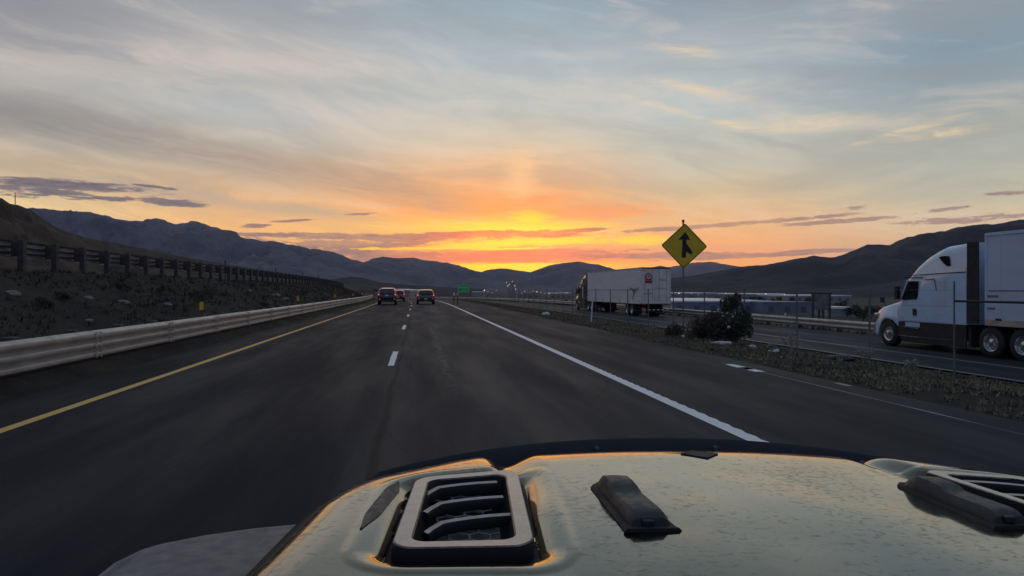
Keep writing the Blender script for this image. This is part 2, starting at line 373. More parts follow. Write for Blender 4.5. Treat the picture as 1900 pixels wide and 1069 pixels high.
# ------------------------------------------------------------------ setting: materials
def asphalt(name, dark=1.0, marks=True):
    m, q, b = pb(name); tc = q.new('ShaderNodeTexCoord'); t_, s_, _ = q.sep(tc.outputs['UV'])
    uv = q.xyz(t_, s_, 0.0)
    grit = q.noise(uv, 40, 5, .8); big = q.noise(q.xyz(t_ * 1.0, s_ * .12, 0.0), 1.1, 6, .6); lon = q.noise(q.xyz(t_ * 3.0, s_ * .03, 4.0), 1.0, 5, .6)
    base = q.mix(q.rng(grit, .34, .66), (.012 * dark, .014 * dark, .020 * dark, 1), (.036 * dark, .038 * dark, .046 * dark, 1))
    base = q.mix(q.rng(big, .3, .75) * .5, base, (.016 * dark, .017 * dark, .022 * dark, 1))
    base = q.mix(q.rng(lon, .45, .75) * .55, base, (.050 * dark, .050 * dark, .054 * dark, 1))
    if marks:
        def bump_at(c, w): return q.rng(q.math('ABSOLUTE', t_ - c), w * .25, w, 1, 0)
        right_lane = q.rng(t_, -.7, .0)
        base = q.mix(right_lane * .30, base, (.076, .071, .067, 1))
        for c in (-3.35, -1.35, .25, 2.25):                                    # wheel paths, worn smooth
            base = q.mix(bump_at(c, .55) * .30, base, (.017, .017, .019, 1))
        base = q.mix(bump_at(1.2, .5) * .28, base, (.090, .084, .078, 1))
        seam = q.noise(q.xyz(t_ * .2, s_ * .35, 7.0), 1.0, 4)
        base = q.mix(q.rng(q.math('ABSOLUTE', t_ + .36 + (seam - .5) * .25), .015, .06, 1, 0) * .85, base, (.009, .009, .010, 1))
        scuff = q.noise(q.xyz(t_ * 6, s_ * 4.5, 1.0), 1.0, 3)
        base = q.mix(q.rng(q.math('ABSOLUTE', t_ - .52), .03, .13, 1, 0) * q.rng(s_, 8, 14) * q.rng(s_, 26, 28, 1, 0) * q.rng(scuff, .42, .6) * .55, base, (.15, .145, .14, 1))
        crack = q.voro(q.xyz(t_ * .5, s_ * .16, 0.0), 1.0, 1.0, 'DISTANCE_TO_EDGE')
        base = q.mix(q.rng(crack + (grit - .5) * .01, .002, .010, 1, 0) * .28, base, (.010, .010, .011, 1))
        base = q.mix(q.rng(t_, -1.2, -.3, 1, 0) * .62, base, (.005, .0075, .014, 1)); base = q.mix(q.rng(t_, -4.6, -4.25, 1, 0) * .6, base, (.007, .008, .010, 1))
        base = q.mix(q.rng(t_, 3.3, 3.6) * .45, base, (.013, .014, .018, 1))
    q.put(b.inputs['Base Color'], base)
    q.put(b.inputs['Roughness'], q.rng(big, .3, .7, .62, .85)); b.inputs['Specular IOR Level'].default_value = .13
    bn = q.new('ShaderNodeBump'); bn.inputs['Strength'].default_value = .25; bn.inputs['Distance'].default_value = .01; q.put(bn.inputs['Height'], grit); q.put(b.inputs['Normal'], bn.outputs[0])
    return m
def paint(name, col, wear=.35):
    m, q, b = pb(name); tc = q.new('ShaderNodeTexCoord'); uv = X(q, tc.outputs['UV'])
    n = q.noise(uv, 9, 6, .7); n2 = q.noise(uv, 60, 3, .6)
    q.put(b.inputs['Base Color'], q.mix(q.rng(n * .6 + n2 * .4, .56, .66) * wear, col + (1,), (.07, .07, .07, 1))); b.inputs['Roughness'].default_value = .55
    return m
def earth(name, cols, scale, bump=.6, rough=.95, patch=None):
    m, q, b = pb(name); tc = q.new('ShaderNodeTexCoord'); v = X(q, tc.outputs['Object'])
    n1 = q.noise(v, scale, 8, .62); n2 = q.noise(v, scale * 9, 6, .65)
    c = q.mix(q.rng(n1, .36, .64), cols[0] + (1,), cols[1] + (1,))
    c = q.mix(q.rng(n2, .45, .70) * .6, c, cols[2] + (1,))
    if patch:
        vo = q.voro(v, patch[0]); c = q.mix(q.rng(vo + (n2 - .5) * .4, .12, .36, 1, 0) * patch[2], c, patch[1] + (1,))
    q.put(b.inputs['Base Color'], c); b.inputs['Roughness'].default_value = rough; b.inputs['Specular IOR Level'].default_value = .12
    bn = q.new('ShaderNodeBump'); bn.inputs['Strength'].default_value = bump; bn.inputs['Distance'].default_value = .35 / scale / 10; q.put(bn.inputs['Height'], n2 * .6 + n1); q.put(b.inputs['Normal'], bn.outputs[0])
    return m
M['asphalt'] = asphalt('asphalt'); M['asphalt2'] = asphalt('ramp asphalt', 1.25, False)
M['line_white'] = paint('white road paint', (.78, .78, .76)); M['line_yellow'] = paint('yellow road paint', (.70, .40, .07)); M['line_old'] = paint('worn white road paint', (.24, .24, .235), .7)
M['soil'] = earth('roadside soil', ((.026, .023, .020), (.052, .044, .034), (.013, .012, .011)), .55, .8)
M['valley'] = earth('valley ground', ((.060, .056, .046), (.105, .092, .070), (.040, .044, .032)), .012, .3)
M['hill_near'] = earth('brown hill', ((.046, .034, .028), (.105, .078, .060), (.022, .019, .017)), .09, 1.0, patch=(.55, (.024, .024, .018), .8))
M['hill_far'] = earth('far hill', ((.100, .098, .122), (.165, .158, .180), (.064, .062, .076)), .0022, 1.0, patch=(.02, (.05, .05, .042), .5))  # bluish base: part of the haze's blue put into the ground colour
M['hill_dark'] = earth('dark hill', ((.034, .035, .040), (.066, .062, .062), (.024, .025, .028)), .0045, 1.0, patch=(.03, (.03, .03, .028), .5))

# ------------------------------------------------------------------ setting: ground
mb = MB(); ts = sorted(set([g[0] for g in GT] + [-110, -90, -60, -50, -36, -25, -18] + [-12 + .4 * i for i in range(15)] + [6.6 + .4 * i for i in range(20)] + [24 + 1.5 * i for i in range(16)] + [60, 90, 110]))
ss = [-40, -30, -20, -12] + [-6 + 1.0 * i for i in range(70)] + [66 + 4 * i for i in range(40)] + [230 + 10 * i for i in range(50)]
for s in ss:
    for tt in ts: mb.v.append(on_ground(s, tt))
w = len(ts); mb.f = [(i * w + j, i * w + j + 1, (i + 1) * w + j + 1, (i + 1) * w + j) for i in range(len(ss) - 1) for j in range(w - 1)]
tag(mb.build('ground', M['soil'], smooth=180), kind='structure')
mb = MB(); n = 72; rr = [60, 150, 300, 600, 1000, 1600, 2500, 4000, 7000, 9000, 11000]
mb.v = [Vector((0, 0, -12.2))] + [Vector((r * math.cos(6.28319 * k / n), r * math.sin(6.28319 * k / n), -12.2 + (noise.noise(Vector((r * .004 * math.cos(6.28319 * k / n), r * .004 * math.sin(6.28319 * k / n), 1))) * .5 if r < 2000 else 0))) for r in rr for k in range(n)]
mb.f = [(0, 1 + k, 1 + (k + 1) % n) for k in range(n)] + [(1 + i * n + k, 1 + (i + 1) * n + k, 1 + (i + 1) * n + (k + 1) % n, 1 + i * n + (k + 1) % n) for i in range(len(rr) - 1) for k in range(n)]
tag(mb.build('valley_floor', M['valley'], smooth=180), kind='structure')
YL, WL, CL = -4.23, 3.22, -.50                        # yellow line, white line, lane line
mb = MB(); strip(mb, -5.42, 6.55, -20, 720, 0.0, 2.0, 24, .14); build_uv(mb, 'road', M['asphalt'])
mb = MB(); strip(mb, -30, -12.9, -20, 720, 2.0, 4.0, 8); build_uv(mb, 'opposite_road', M['asphalt2'])
mb = MB(); strip(mb, 14.45, 22.1, -20, 720, -.78, 3.0, 6); build_uv(mb, 'ramp_road', M['asphalt2'])
mb = MB(); strip(mb, YL - .07, YL + .07, -15, 700, .005, 1.2, 1, .006); build_uv(mb, 'yellow_edge_line', M['line_yellow'])
mb = MB(); n = int(700 / .30)
mb.uv = []                                            # white edge line over rumble grooves: the paint edge is scalloped
for i in range(n * 4 + 1):
    s = -6 + i * .075; ph = (i % 4)
    q = .012 * math.sin(ph * 1.5708) if s < 60 else 0
    if s >= 60 and i % 4: continue
    for tt in (WL - .085, WL + .085 + q): mb.v.append(road(s, tt, .005)); mb.uv.append((tt, s))
mb.f = [(2 * i, 2 * i + 1, 2 * i + 3, 2 * i + 2) for i in range(len(mb.v) // 2 - 1)]
build_uv(mb, 'white_edge_line', M['line_white'])
for k in range(-1, 30):
    mb = MB(); s = 13.25 + 12.2 * k; strip(mb, CL - .055, CL + .065, s, s + 3.05, .005, .25, 1, .012); build_uv(mb, 'lane_dash', M['line_white'])
mb = MB(); strip(mb, 14.6 - .06, 14.6 + .06, -10, 700, -.775, 1.5, 1, .02); build_uv(mb, 'ramp_edge_line', M['line_old'])
mb = MB(); strip(mb, 17.0 - .07, 17.0 + .07, -10, 700, -.775, 1.5, 1, .02); build_uv(mb, 'ramp_lane_line', M['line_old'])
mb = MB(); strip(mb, 6.00, 6.025, 4, 13, .004, .8, 1, .02); build_uv(mb, 'shoulder_seam', M['line_old'])
for (px, py, w_, l_) in ((1372, 681, .10, .9), (1393, 686, .09, .7), (1563, 714, .05, .35)):  # scraps of old paint on the shoulder
    D = EYE * F / (py - 538); p = at(px, py, D); mb = MB(); strip(mb, p.x - w_, p.x + w_, p.y - l_ / 2, p.y + l_ / 2, .005, .1, 1, .05); build_uv(mb, 'old_paint_scrap', M['line_white' if w_ > .07 else 'line_old'])

# ------------------------------------------------------------------ setting: hills
def azr(px): return math.atan((px - 950) / F) + TH
def ridge(name, pts, material, rr, rb, back=1.5, zb=-13.0, rough=.16, nz=1.0, cols=220, rows=26, seed=0, jag=.012):
    """a range of hills: pts are places on its skyline; rr / rb = distance of crest and foot, a number or a table by column"""
    f = lambda q, px: q if not isinstance(q, list) else lerp_table(q, px)
    mb = MB(); px0, px1 = pts[0][0], pts[-1][0]
    for i in range(cols + 1):
        px = px0 + (px1 - px0) * i / cols; al = math.atan((px - 950) / F); a = al + TH
        r1, r0 = f(rr, px), f(rb, px); py = lerp_table(pts, px)
        zr = EYE + (538 - py) / F * math.cos(al) * r1
        zr += jag * (zr - zb) * noise.fractal(Vector((i * .35, seed, 0)), 1, 2, 4)
        for j in range(rows + 9):
            if j <= rows:
                u = j / rows; r = r0 + (r1 - r0) * u
                h = (.55 * u + .45 * u * u * (3 - 2 * u))
            else:
                u2 = (j - rows) / 8; r = r1 * (1 + (back - 1) * u2); h = 1 - .9 * u2; u = 1
            x, y = r * math.sin(a), r * math.cos(a)
            z = zb + (zr - zb) * h
            if 0 < u < 1:
                q = nz / r1
                rg = 1 - abs(noise.fractal(Vector((x * q * 7, y * q * 5, seed)), 1, 2, 5)) * 2.2
                z += (zr - zb) * rough * math.sin(math.pi * min(1, u)) ** .8 * (rg - .55)
            mb.v.append(Vector((x, y, z)))
    w = rows + 9
    mb.f = [(i * w + j, (i + 1) * w + j, (i + 1) * w + j + 1, i * w + j + 1) for i in range(cols) for j in range(w - 1)]
    return tag(mb.build(name, material, smooth=180), kind='structure')
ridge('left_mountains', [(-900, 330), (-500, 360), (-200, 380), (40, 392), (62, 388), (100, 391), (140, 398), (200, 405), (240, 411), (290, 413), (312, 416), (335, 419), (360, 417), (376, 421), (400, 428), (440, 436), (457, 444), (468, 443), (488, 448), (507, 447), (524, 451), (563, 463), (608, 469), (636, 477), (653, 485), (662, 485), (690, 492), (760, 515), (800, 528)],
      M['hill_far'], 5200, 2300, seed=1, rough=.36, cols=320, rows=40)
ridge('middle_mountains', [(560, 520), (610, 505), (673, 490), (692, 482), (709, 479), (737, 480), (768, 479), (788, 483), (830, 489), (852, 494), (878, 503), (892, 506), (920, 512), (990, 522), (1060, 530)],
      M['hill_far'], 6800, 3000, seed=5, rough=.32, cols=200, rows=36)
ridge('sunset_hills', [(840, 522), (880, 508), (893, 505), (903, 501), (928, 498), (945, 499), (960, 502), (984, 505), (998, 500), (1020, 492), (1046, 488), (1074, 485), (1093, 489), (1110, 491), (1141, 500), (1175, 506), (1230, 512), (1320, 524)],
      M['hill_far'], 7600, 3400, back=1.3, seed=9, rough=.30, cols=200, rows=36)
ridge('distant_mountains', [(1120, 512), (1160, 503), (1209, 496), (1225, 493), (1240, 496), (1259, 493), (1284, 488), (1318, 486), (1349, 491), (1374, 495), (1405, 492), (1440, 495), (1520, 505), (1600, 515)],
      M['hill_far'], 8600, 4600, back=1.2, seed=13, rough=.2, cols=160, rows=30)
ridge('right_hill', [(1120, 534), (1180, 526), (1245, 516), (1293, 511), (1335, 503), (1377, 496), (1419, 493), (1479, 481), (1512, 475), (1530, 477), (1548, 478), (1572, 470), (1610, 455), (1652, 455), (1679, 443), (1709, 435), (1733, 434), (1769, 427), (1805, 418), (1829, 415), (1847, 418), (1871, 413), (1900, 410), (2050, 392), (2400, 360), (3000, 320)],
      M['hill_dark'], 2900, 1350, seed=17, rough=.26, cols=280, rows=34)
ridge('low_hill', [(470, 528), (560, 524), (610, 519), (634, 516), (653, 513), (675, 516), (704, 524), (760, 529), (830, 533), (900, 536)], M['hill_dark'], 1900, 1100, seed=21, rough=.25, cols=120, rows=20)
ridge('roadside_hill', [(-1500, 190), (-700, 245), (-300, 310), (0, 368), (22, 378), (56, 389), (75, 403), (101, 420), (127, 432), (161, 441), (187, 447), (224, 453), (262, 461), (337, 476), (411, 489), (480, 500), (552, 511), (608, 519), (664, 532), (700, 541)],
      M['hill_near'], [(-1500, 75), (-300, 95), (0, 125), (300, 210), (480, 330), (640, 520), (700, 560)], [(-1500, 40), (-300, 46), (0, 60), (300, 92), (480, 150), (640, 290), (700, 400)], back=1.8, zb=1.5, rough=.10, nz=2.0, seed=25, cols=300, rows=40, jag=.02)
# ------------------------------------------------------------------ guardrails
def wave(n, h, d=.085):
    """corrugated rail section: (depth towards traffic, height) for n humps over h metres, front then back"""
    N = n * 10; fr = []
    for i in range(N + 1):
        u = i / N; q = .5 - .5 * math.cos(6.28319 * n * u); q = min(1, q * 1.45) ** .85
        fr.append((d * q, h * u))
    return fr + [(x - .006, z) for x, z in reversed(fr)]
def sweep(prof, t0, s0, s1, zf, side, step=2.0):
    mb = MB(); n = int((s1 - s0) / step); rings = []
    for i in range(n + 1):
        s = s0 + (s1 - s0) * i / n; jz = .006 * noise.noise(Vector((s * .2, t0, 0))); jt = .02 * noise.noise(Vector((s * .13, t0, 5)))
        rings.append([road(s, t0 + side * x + jt, zf + z + jz) for x, z in prof])
    return mb.loft(rings)
def guardrail(name, label, t0, side, s0, s1, z0, waves, h, zpost, post_mat, pitch, pfirst, npost, group, block=True, rail_mat='galv'):
    p = road(pfirst, t0, zpost); g = empty(name, p); tag(g, label, 'guardrail', group)
    def loc(mb): mb.v = [v - p for v in mb.v]; return mb
    rl = sweep(wave(waves, h), t0, s0, s1, z0, side)
    s = pfirst - pitch * 4                                   # lapped joints with their bolt heads, two bays apart
    while s < min(s1, 120):
        if s > s0:
            lap = sweep([(x + .010, z) for x, z in wave(waves, h)], t0, s, s + .32, z0, side, .16); rl.add(lap.v, lap.f)
            for q in range(waves * 2):
                for ds in (.07, .25):
                    c = road(s + ds, t0 + side * .075, z0 + h * (q + .5) / (waves * 2)); rl.box(c, (.06, .035, .03))
        s += pitch * (2 if pitch < 3 else 1)
    loc(rl).build('rail', M[rail_mat], g, smooth=50)
    for k in range(npost):
        s = pfirst + pitch * k
        if s > s1: break
        a = max(0, (s - S0) / RC); top = z0 + h + .02
        mb = MB(); Rz = Matrix.Rotation(a, 4, 'Z')
        c = road(s, t0 - side * .29, 0) - p
        mb.box((0, 0, 0), (.17, .20, top - zpost + .3), Matrix.Translation(c + Vector((0, 0, (top + zpost - .3) / 2))) @ Rz)
        po = mb.build('post', M[post_mat], g, smooth=0, bevel=.012)
        if block:
            mb = MB(); c = road(s, t0 - side * .11, 0) - p
            mb.box((0, 0, 0), (.19, .16, h * .85), Matrix.Translation(c + Vector((0, 0, z0 + h * .5))) @ Rz)
            mb.build('spacer_block', M['post'], po, smooth=0, bevel=.01)
    return g
GR = 'guardrails along the highway'
guardrail('guardrail', 'pale steel guardrail with three ribs close beside the yellow edge line', -5.92, 1, -15, 420, .175, 3, .525, 0, 'post', 1.905, 2.0, 70, GR)
guardrail('guardrail', 'guardrail with dark posts seen from behind, on top of the left bank', -12.05, -1, -5, 330, 2.42, 3, .52, 1.95, 'post', 1.905, 22.4 - 1.905 * 9, 100, GR, rail_mat='galv_dark')
rg = guardrail('guardrail', 'steel guardrail on the far side of the right hand ramp', 22.5, -1, -10, 500, -.62, 2, .45, -.83, 'post', 3.81, 4.0, 96, GR)
for k in range(26):                                            # reflectors on top of the ramp rail
    s = 30 + 9.5 * k; mb = MB(); c = road(s, 22.5, -.17) - rg.location
    mb.box((0, 0, .11), (.10, .03, .16)).box((0, 0, .02), (.04, .03, .06)); mb.v = [v + c for v in mb.v]
    mb.build('reflector', M['reflect'], rg, smooth=0)

# ------------------------------------------------------------------ markers
def marker(name, label, cat, group, p, h, w, mat_post, mat_face, fh, ftop, lean=0.0):
    e = empty(name, p, 0, 0, lean); tag(e, label, cat, group)
    mb = MB(); mb.box((0, 0, h / 2 - .1), (w * .55, .03, h + .2)); mb.build('post', M[mat_post], e, smooth=0, bevel=.004)
    mb = MB(); mb.box((0, -.022, ftop - fh / 2), (w, .014, fh)); mb.build('reflective_face', M[mat_face], e, smooth=0, bevel=.004)
    return e
ords = ['nearest', 'second', 'third', 'fourth', 'fifth', 'sixth']
for k in range(6):
    s = 22.8 + 17.7 * k; b = on_ground(s, -6.75)
    marker('delineator', '%s yellow delineator from the camera behind the left guardrail' % ords[k], 'delineator', 'yellow delineators on the left bank', b, 1.06 - b.z + fall(s), .115, 'post', 'yellow', .25, 1.06 - b.z + fall(s))
for k, (s, q) in enumerate(((47.6, 'nearest of four'), (64, 'second of four'), (80, 'third of four'), (95, 'farthest of four'))):
    b = road(s, -12.6, 1.95); e = empty('marker_post', b); tag(e, 'dark thin marker post above the upper guardrail, %s' % q, 'marker post', 'marker posts by the upper guardrail')
    MB().box((0, 0, .7), (.07, .05, 1.5)).build('post', M['post'], e, smooth=0); MB().box((0, -.03, 1.36), (.10, .014, .2)).build('plate', M['post'], e, smooth=0)
e = empty('post', at(28, 383, 104)); tag(e, 'lone thin dark post standing on the brown hilltop', 'post')
mb = MB(); mb.tube([(0, 0, -.5), (.02, 0, 1.2), (0, 0, 2.1)], [.06, .055, .05]); mb.build('shaft', M['post'], e); MB().box((0, 0, 2.0), (.2, .05, .05)).build('cross_piece', M['post'], e, smooth=0)
p = at(1097, 596, 31.7); marker('delineator', 'white leaning delineator post on the right verge before the trailer', 'delineator', None, p, 1.25, .11, 'white', 'reflect', .24, 1.25, R(4))
for px, q, m_ in ((842.3, 'white topped', 'reflect'), (849, 'yellow topped', 'yellow')):
    D = 66; p = at(px, 555, D); p.z = on_ground(p.y, p.x + .0).z
    h = EYE - (543.2 - 538) / F * D - p.z
    marker('delineator', '%s thin post beside the far end of the white edge line' % q, 'delineator', None, p, h, .15, 'post', m_, .28, h)

# ------------------------------------------------------------------ fence on the right verge
FX = 10.2; f0 = on_ground(9.0, FX); fe = empty('wire_fence', f0); tag(fe, 'thin wire fence with steel posts on the right verge', 'fence')
fy = [FX * q for q in (1.16, 1.403, 1.698, 1.993, 2.288, 2.583, 2.878, 3.173, 3.468, 3.763)] + [FX * (3.763 + .295 * k) for k in range(1, 12)]
for y in fy:
    g = on_ground(y, FX) - f0; top = 1.50 - f0.z
    if y < 12.2: top = 1.62 - f0.z
    MB().tube([(g.x, g.y, g.z - .3), (g.x, g.y, top)], .024 if y > 12.2 else .016, 8).build('post', M['galv_dark'], fe)
mb = MB()
for zz in (1.46, 1.14, .82, .50, .22):
    mb.tube([road(y, FX - .035, zz + .015 * math.sin(y * 3)) - f0 for y in fy], .0035, 4)
mb.build('wire', M['galv_dark'], fe)
MB().tube([Vector((FX, 11.83, 1.235)) - f0, Vector((FX, 7.5, 1.235)) - f0], .022, 8).build('brace_rail', M['chassis'], fe)
MB().tube([Vector((FX, 7.5, 1.62)) - f0, Vector((FX, 7.5, -.3)) - f0], .05, 8).build('post', M['galv_dark'], fe)

# ------------------------------------------------------------------ signs
def text_mesh(body, size, material, parent, loc, name='lettering', rot=(R(90), 0, 0), ext=.004):
    c = bpy.data.curves.new('txt', 'FONT'); c.body = body; c.size = size; c.align_x = 'CENTER'; c.align_y = 'CENTER'; c.extrude = ext
    tmp = bpy.data.objects.new('txt', c); COL.objects.link(tmp); bpy.context.view_layer.update()
    me = bpy.data.meshes.new_from_object(tmp.evaluated_get(bpy.context.evaluated_depsgraph_get()))
    bpy.data.objects.remove(tmp); me.materials.clear(); me.materials.append(material)
    o = bpy.data.objects.new(name, me); COL.objects.link(o); o.parent = parent; o.location = loc; o.rotation_euler = rot
    return o
def rounded(w, h, r, n=5, rot=0.0, cx=0, cz=0):
    P = []
    for (sx, sz, a0) in ((1, 1, 0), (-1, 1, 90), (-1, -1, 180), (1, -1, 270)):
        for k in range(n + 1):
            a = R(a0 + 90 * k / n); P.append((sx * (w / 2 - r) + r * math.cos(a), sz * (h / 2 - r) + r * math.sin(a)))
    c, s = math.cos(rot), math.sin(rot)
    return [(cx + x * c - z * s, cz + x * s + z * c) for x, z in P]
D = 25.5; p = at(1268, 538, D); gz = on_ground(p.y, p.x).z
e = empty('merge_sign', (p.x, p.y, gz), -TH + R(-4)); tag(e, 'yellow diamond merge sign on a single post beside the dark bushes', 'road sign')
zc = EYE + (538 - 456.5) / F * D - gz
tilt = Matrix.Translation((0.03, 0, zc)) @ Matrix.Rotation(R(2.0), 4, 'Y')
sq = 1.205
mb = MB(); mb.prism(rounded(sq, sq, .07, 5, R(45)), (-.004, .0), tilt); mb.build('panel', M['sign_yellow'], e, smooth=30)
mb = MB()                                              # dark border: a ring just proud of the panel
o_, i_ = rounded(sq - .015, sq - .015, .065, 5, R(45)), rounded(sq - .07, sq - .07, .05, 5, R(45)); n = len(o_)
mb.add([(x, -.006, z) for x, z in o_] + [(x, -.006, z) for x, z in i_], [(k, (k + 1) % n, (k + 1) % n + n, k + n) for k in range(n)], tilt); mb.build('border', M['black'], e, smooth=0)
arrow = [(-.055 - .03, -.44), (.075, -.44), (.085, -.20), (.30, -.31), (.33, -.19), (.085, .13), (.075, .28), (.23, .28), (.02, .60), (-.235, .28), (-.075, .28)]
arrow = [(x * .95, z * .93 - .03) for x, z in arrow]
mb = MB(); mb.prism(arrow, (-.0075, -.0045), tilt); mb.build('arrow', M['black'], e, smooth=0)
mb = MB(); mb.box((0, .03, (zc + .98) / 2 - .15), (.058, .045, zc + .98 + .1)); mb.build('post', M['galv_dark'], e, smooth=0, bevel=.006)
MB().box((0, .03, zc + .93), (.09, .05, .10)).build('post_cap', M['chassis'], e, smooth=0, bevel=.01)

D = 190; p = at(860, 538, D); e = empty('exit_sign', (p.x, p.y, -3.0), -TH + R(5)); tag(e, 'small green exit sign standing beyond the bend of the highway', 'road sign')
zb = EYE - 4.3 / F * D + 3.0; Wd = 19.5 / F * D; H = 13.0 / F * D
mb = MB(); mb.prism(rounded(Wd, H, .18, 4, 0, 0, zb + H / 2), (-.03, .03)); mb.build('panel', M['green'], e)
o_, i_ = rounded(Wd, H, .2, 4, 0, 0, zb + H / 2), rounded(Wd - .16, H - .16, .14, 4, 0, 0, zb + H / 2); n = len(o_)
MB().add([(x, -.037, z) for x, z in o_] + [(x, -.037, z) for x, z in i_], [(k, (k + 1) % n, (k + 1) % n + n, k + n) for k in range(n)]).build('border', M['legend'], e, smooth=0)
MB().prism(rounded(Wd * .86, .62, .1, 4, 0, .25, zb + H + .33), (-.03, .03)).build('number_plaque', M['green'], e)
text_mesh('EXIT  28', .44, M['legend'], e, (.25, -.04, zb + H + .33)); text_mesh('Patrick', .78, M['legend'], e, (0, -.04, zb + H * .66)); text_mesh('1 MILE', .50, M['legend'], e, (0, -.04, zb + H * .25))
for x in (-.9, .9): MB().tube([(x, .1, -1.5), (x, .1, zb + H)], .07, 8).build('post', M['galv_dark'], e)

D = 40.9; p = at(1524, 538, D); e = empty('sign_board', (p.x, p.y, -1.9), -TH); tag(e, 'grey square board on legs beyond the ramp guardrail', 'sign board')
z0, z1 = EYE - 37 / F * D + 1.9, EYE - 7 / F * D + 1.9
MB().box((0, 0, (z0 + z1) / 2), (.92, .05, z1 - z0)).build('panel', M['galv_dark'], e, smooth=0, bevel=.01)
for x in (-.50, .50): MB().box((x, .02, z1 / 2), (.13, .12, z1 + .12)).build('post', M['post'], e, smooth=0, bevel=.01)
for x in (-.12, .12): MB().box((x, .05, z0 / 2), (.14, .08, z0)).build('leg', M['post'], e, smooth=0, bevel=.01)
MB().box((0, -.02, z1 + .03), (1.2, .06, .06)).build('top_rail', M['post'], e, smooth=0)

# ------------------------------------------------------------------ lorries
def body_ring(y, hw, zb, zt, r, taper=0.0):
    L = [(-hw, zb), (-hw, zb + (zt - r - zb) * .5), (-hw + taper, zt - r)]
    for k in range(1, 5):
        a = R(180 - 90 * k / 4); L.append((-hw + taper + r + r * math.cos(a), zt - r + r * math.sin(a)))
    L.append((0, zt + .02)); return [Vector((x, y, z)) for x, z in L] + [Vector((-x, y, z)) for x, z in reversed(L[:-1])]
def wheel(parent, x, y, r, w, side):
    ty = MB(); x0 = 0
    ty.lathe([(r * .58, -w / 2), (r * .9, -w / 2), (r, -w / 2 + .04), (r, w / 2 - .04), (r * .9, w / 2), (r * .58, w / 2), (r * .58, -w / 2)], 28, 'X')
    o = ty.build('wheel', M['rubber'], parent, smooth=40); o.location = (x, y, r)
    rm = MB(); q = side; deep = .04 if w < .4 else .10
    rm.lathe([(r * .60, q * w * .5), (r * .56, q * (w * .5 - .01)), (r * .50, q * (w * .5 - deep)), (r * .25, q * (w * .5 - deep)), (r * .22, q * (w * .5 - deep + .06)), (0.001, q * (w * .5 - deep + .08))], 24, 'X')
    for k in range(8):
        a = k * .7854; rm.box((q * (w * .5 - deep + .01), r * .38 * math.cos(a), r * .38 * math.sin(a)), (.03, .045, .045))
    rm.build('rim', M['alu'], o, smooth=35)
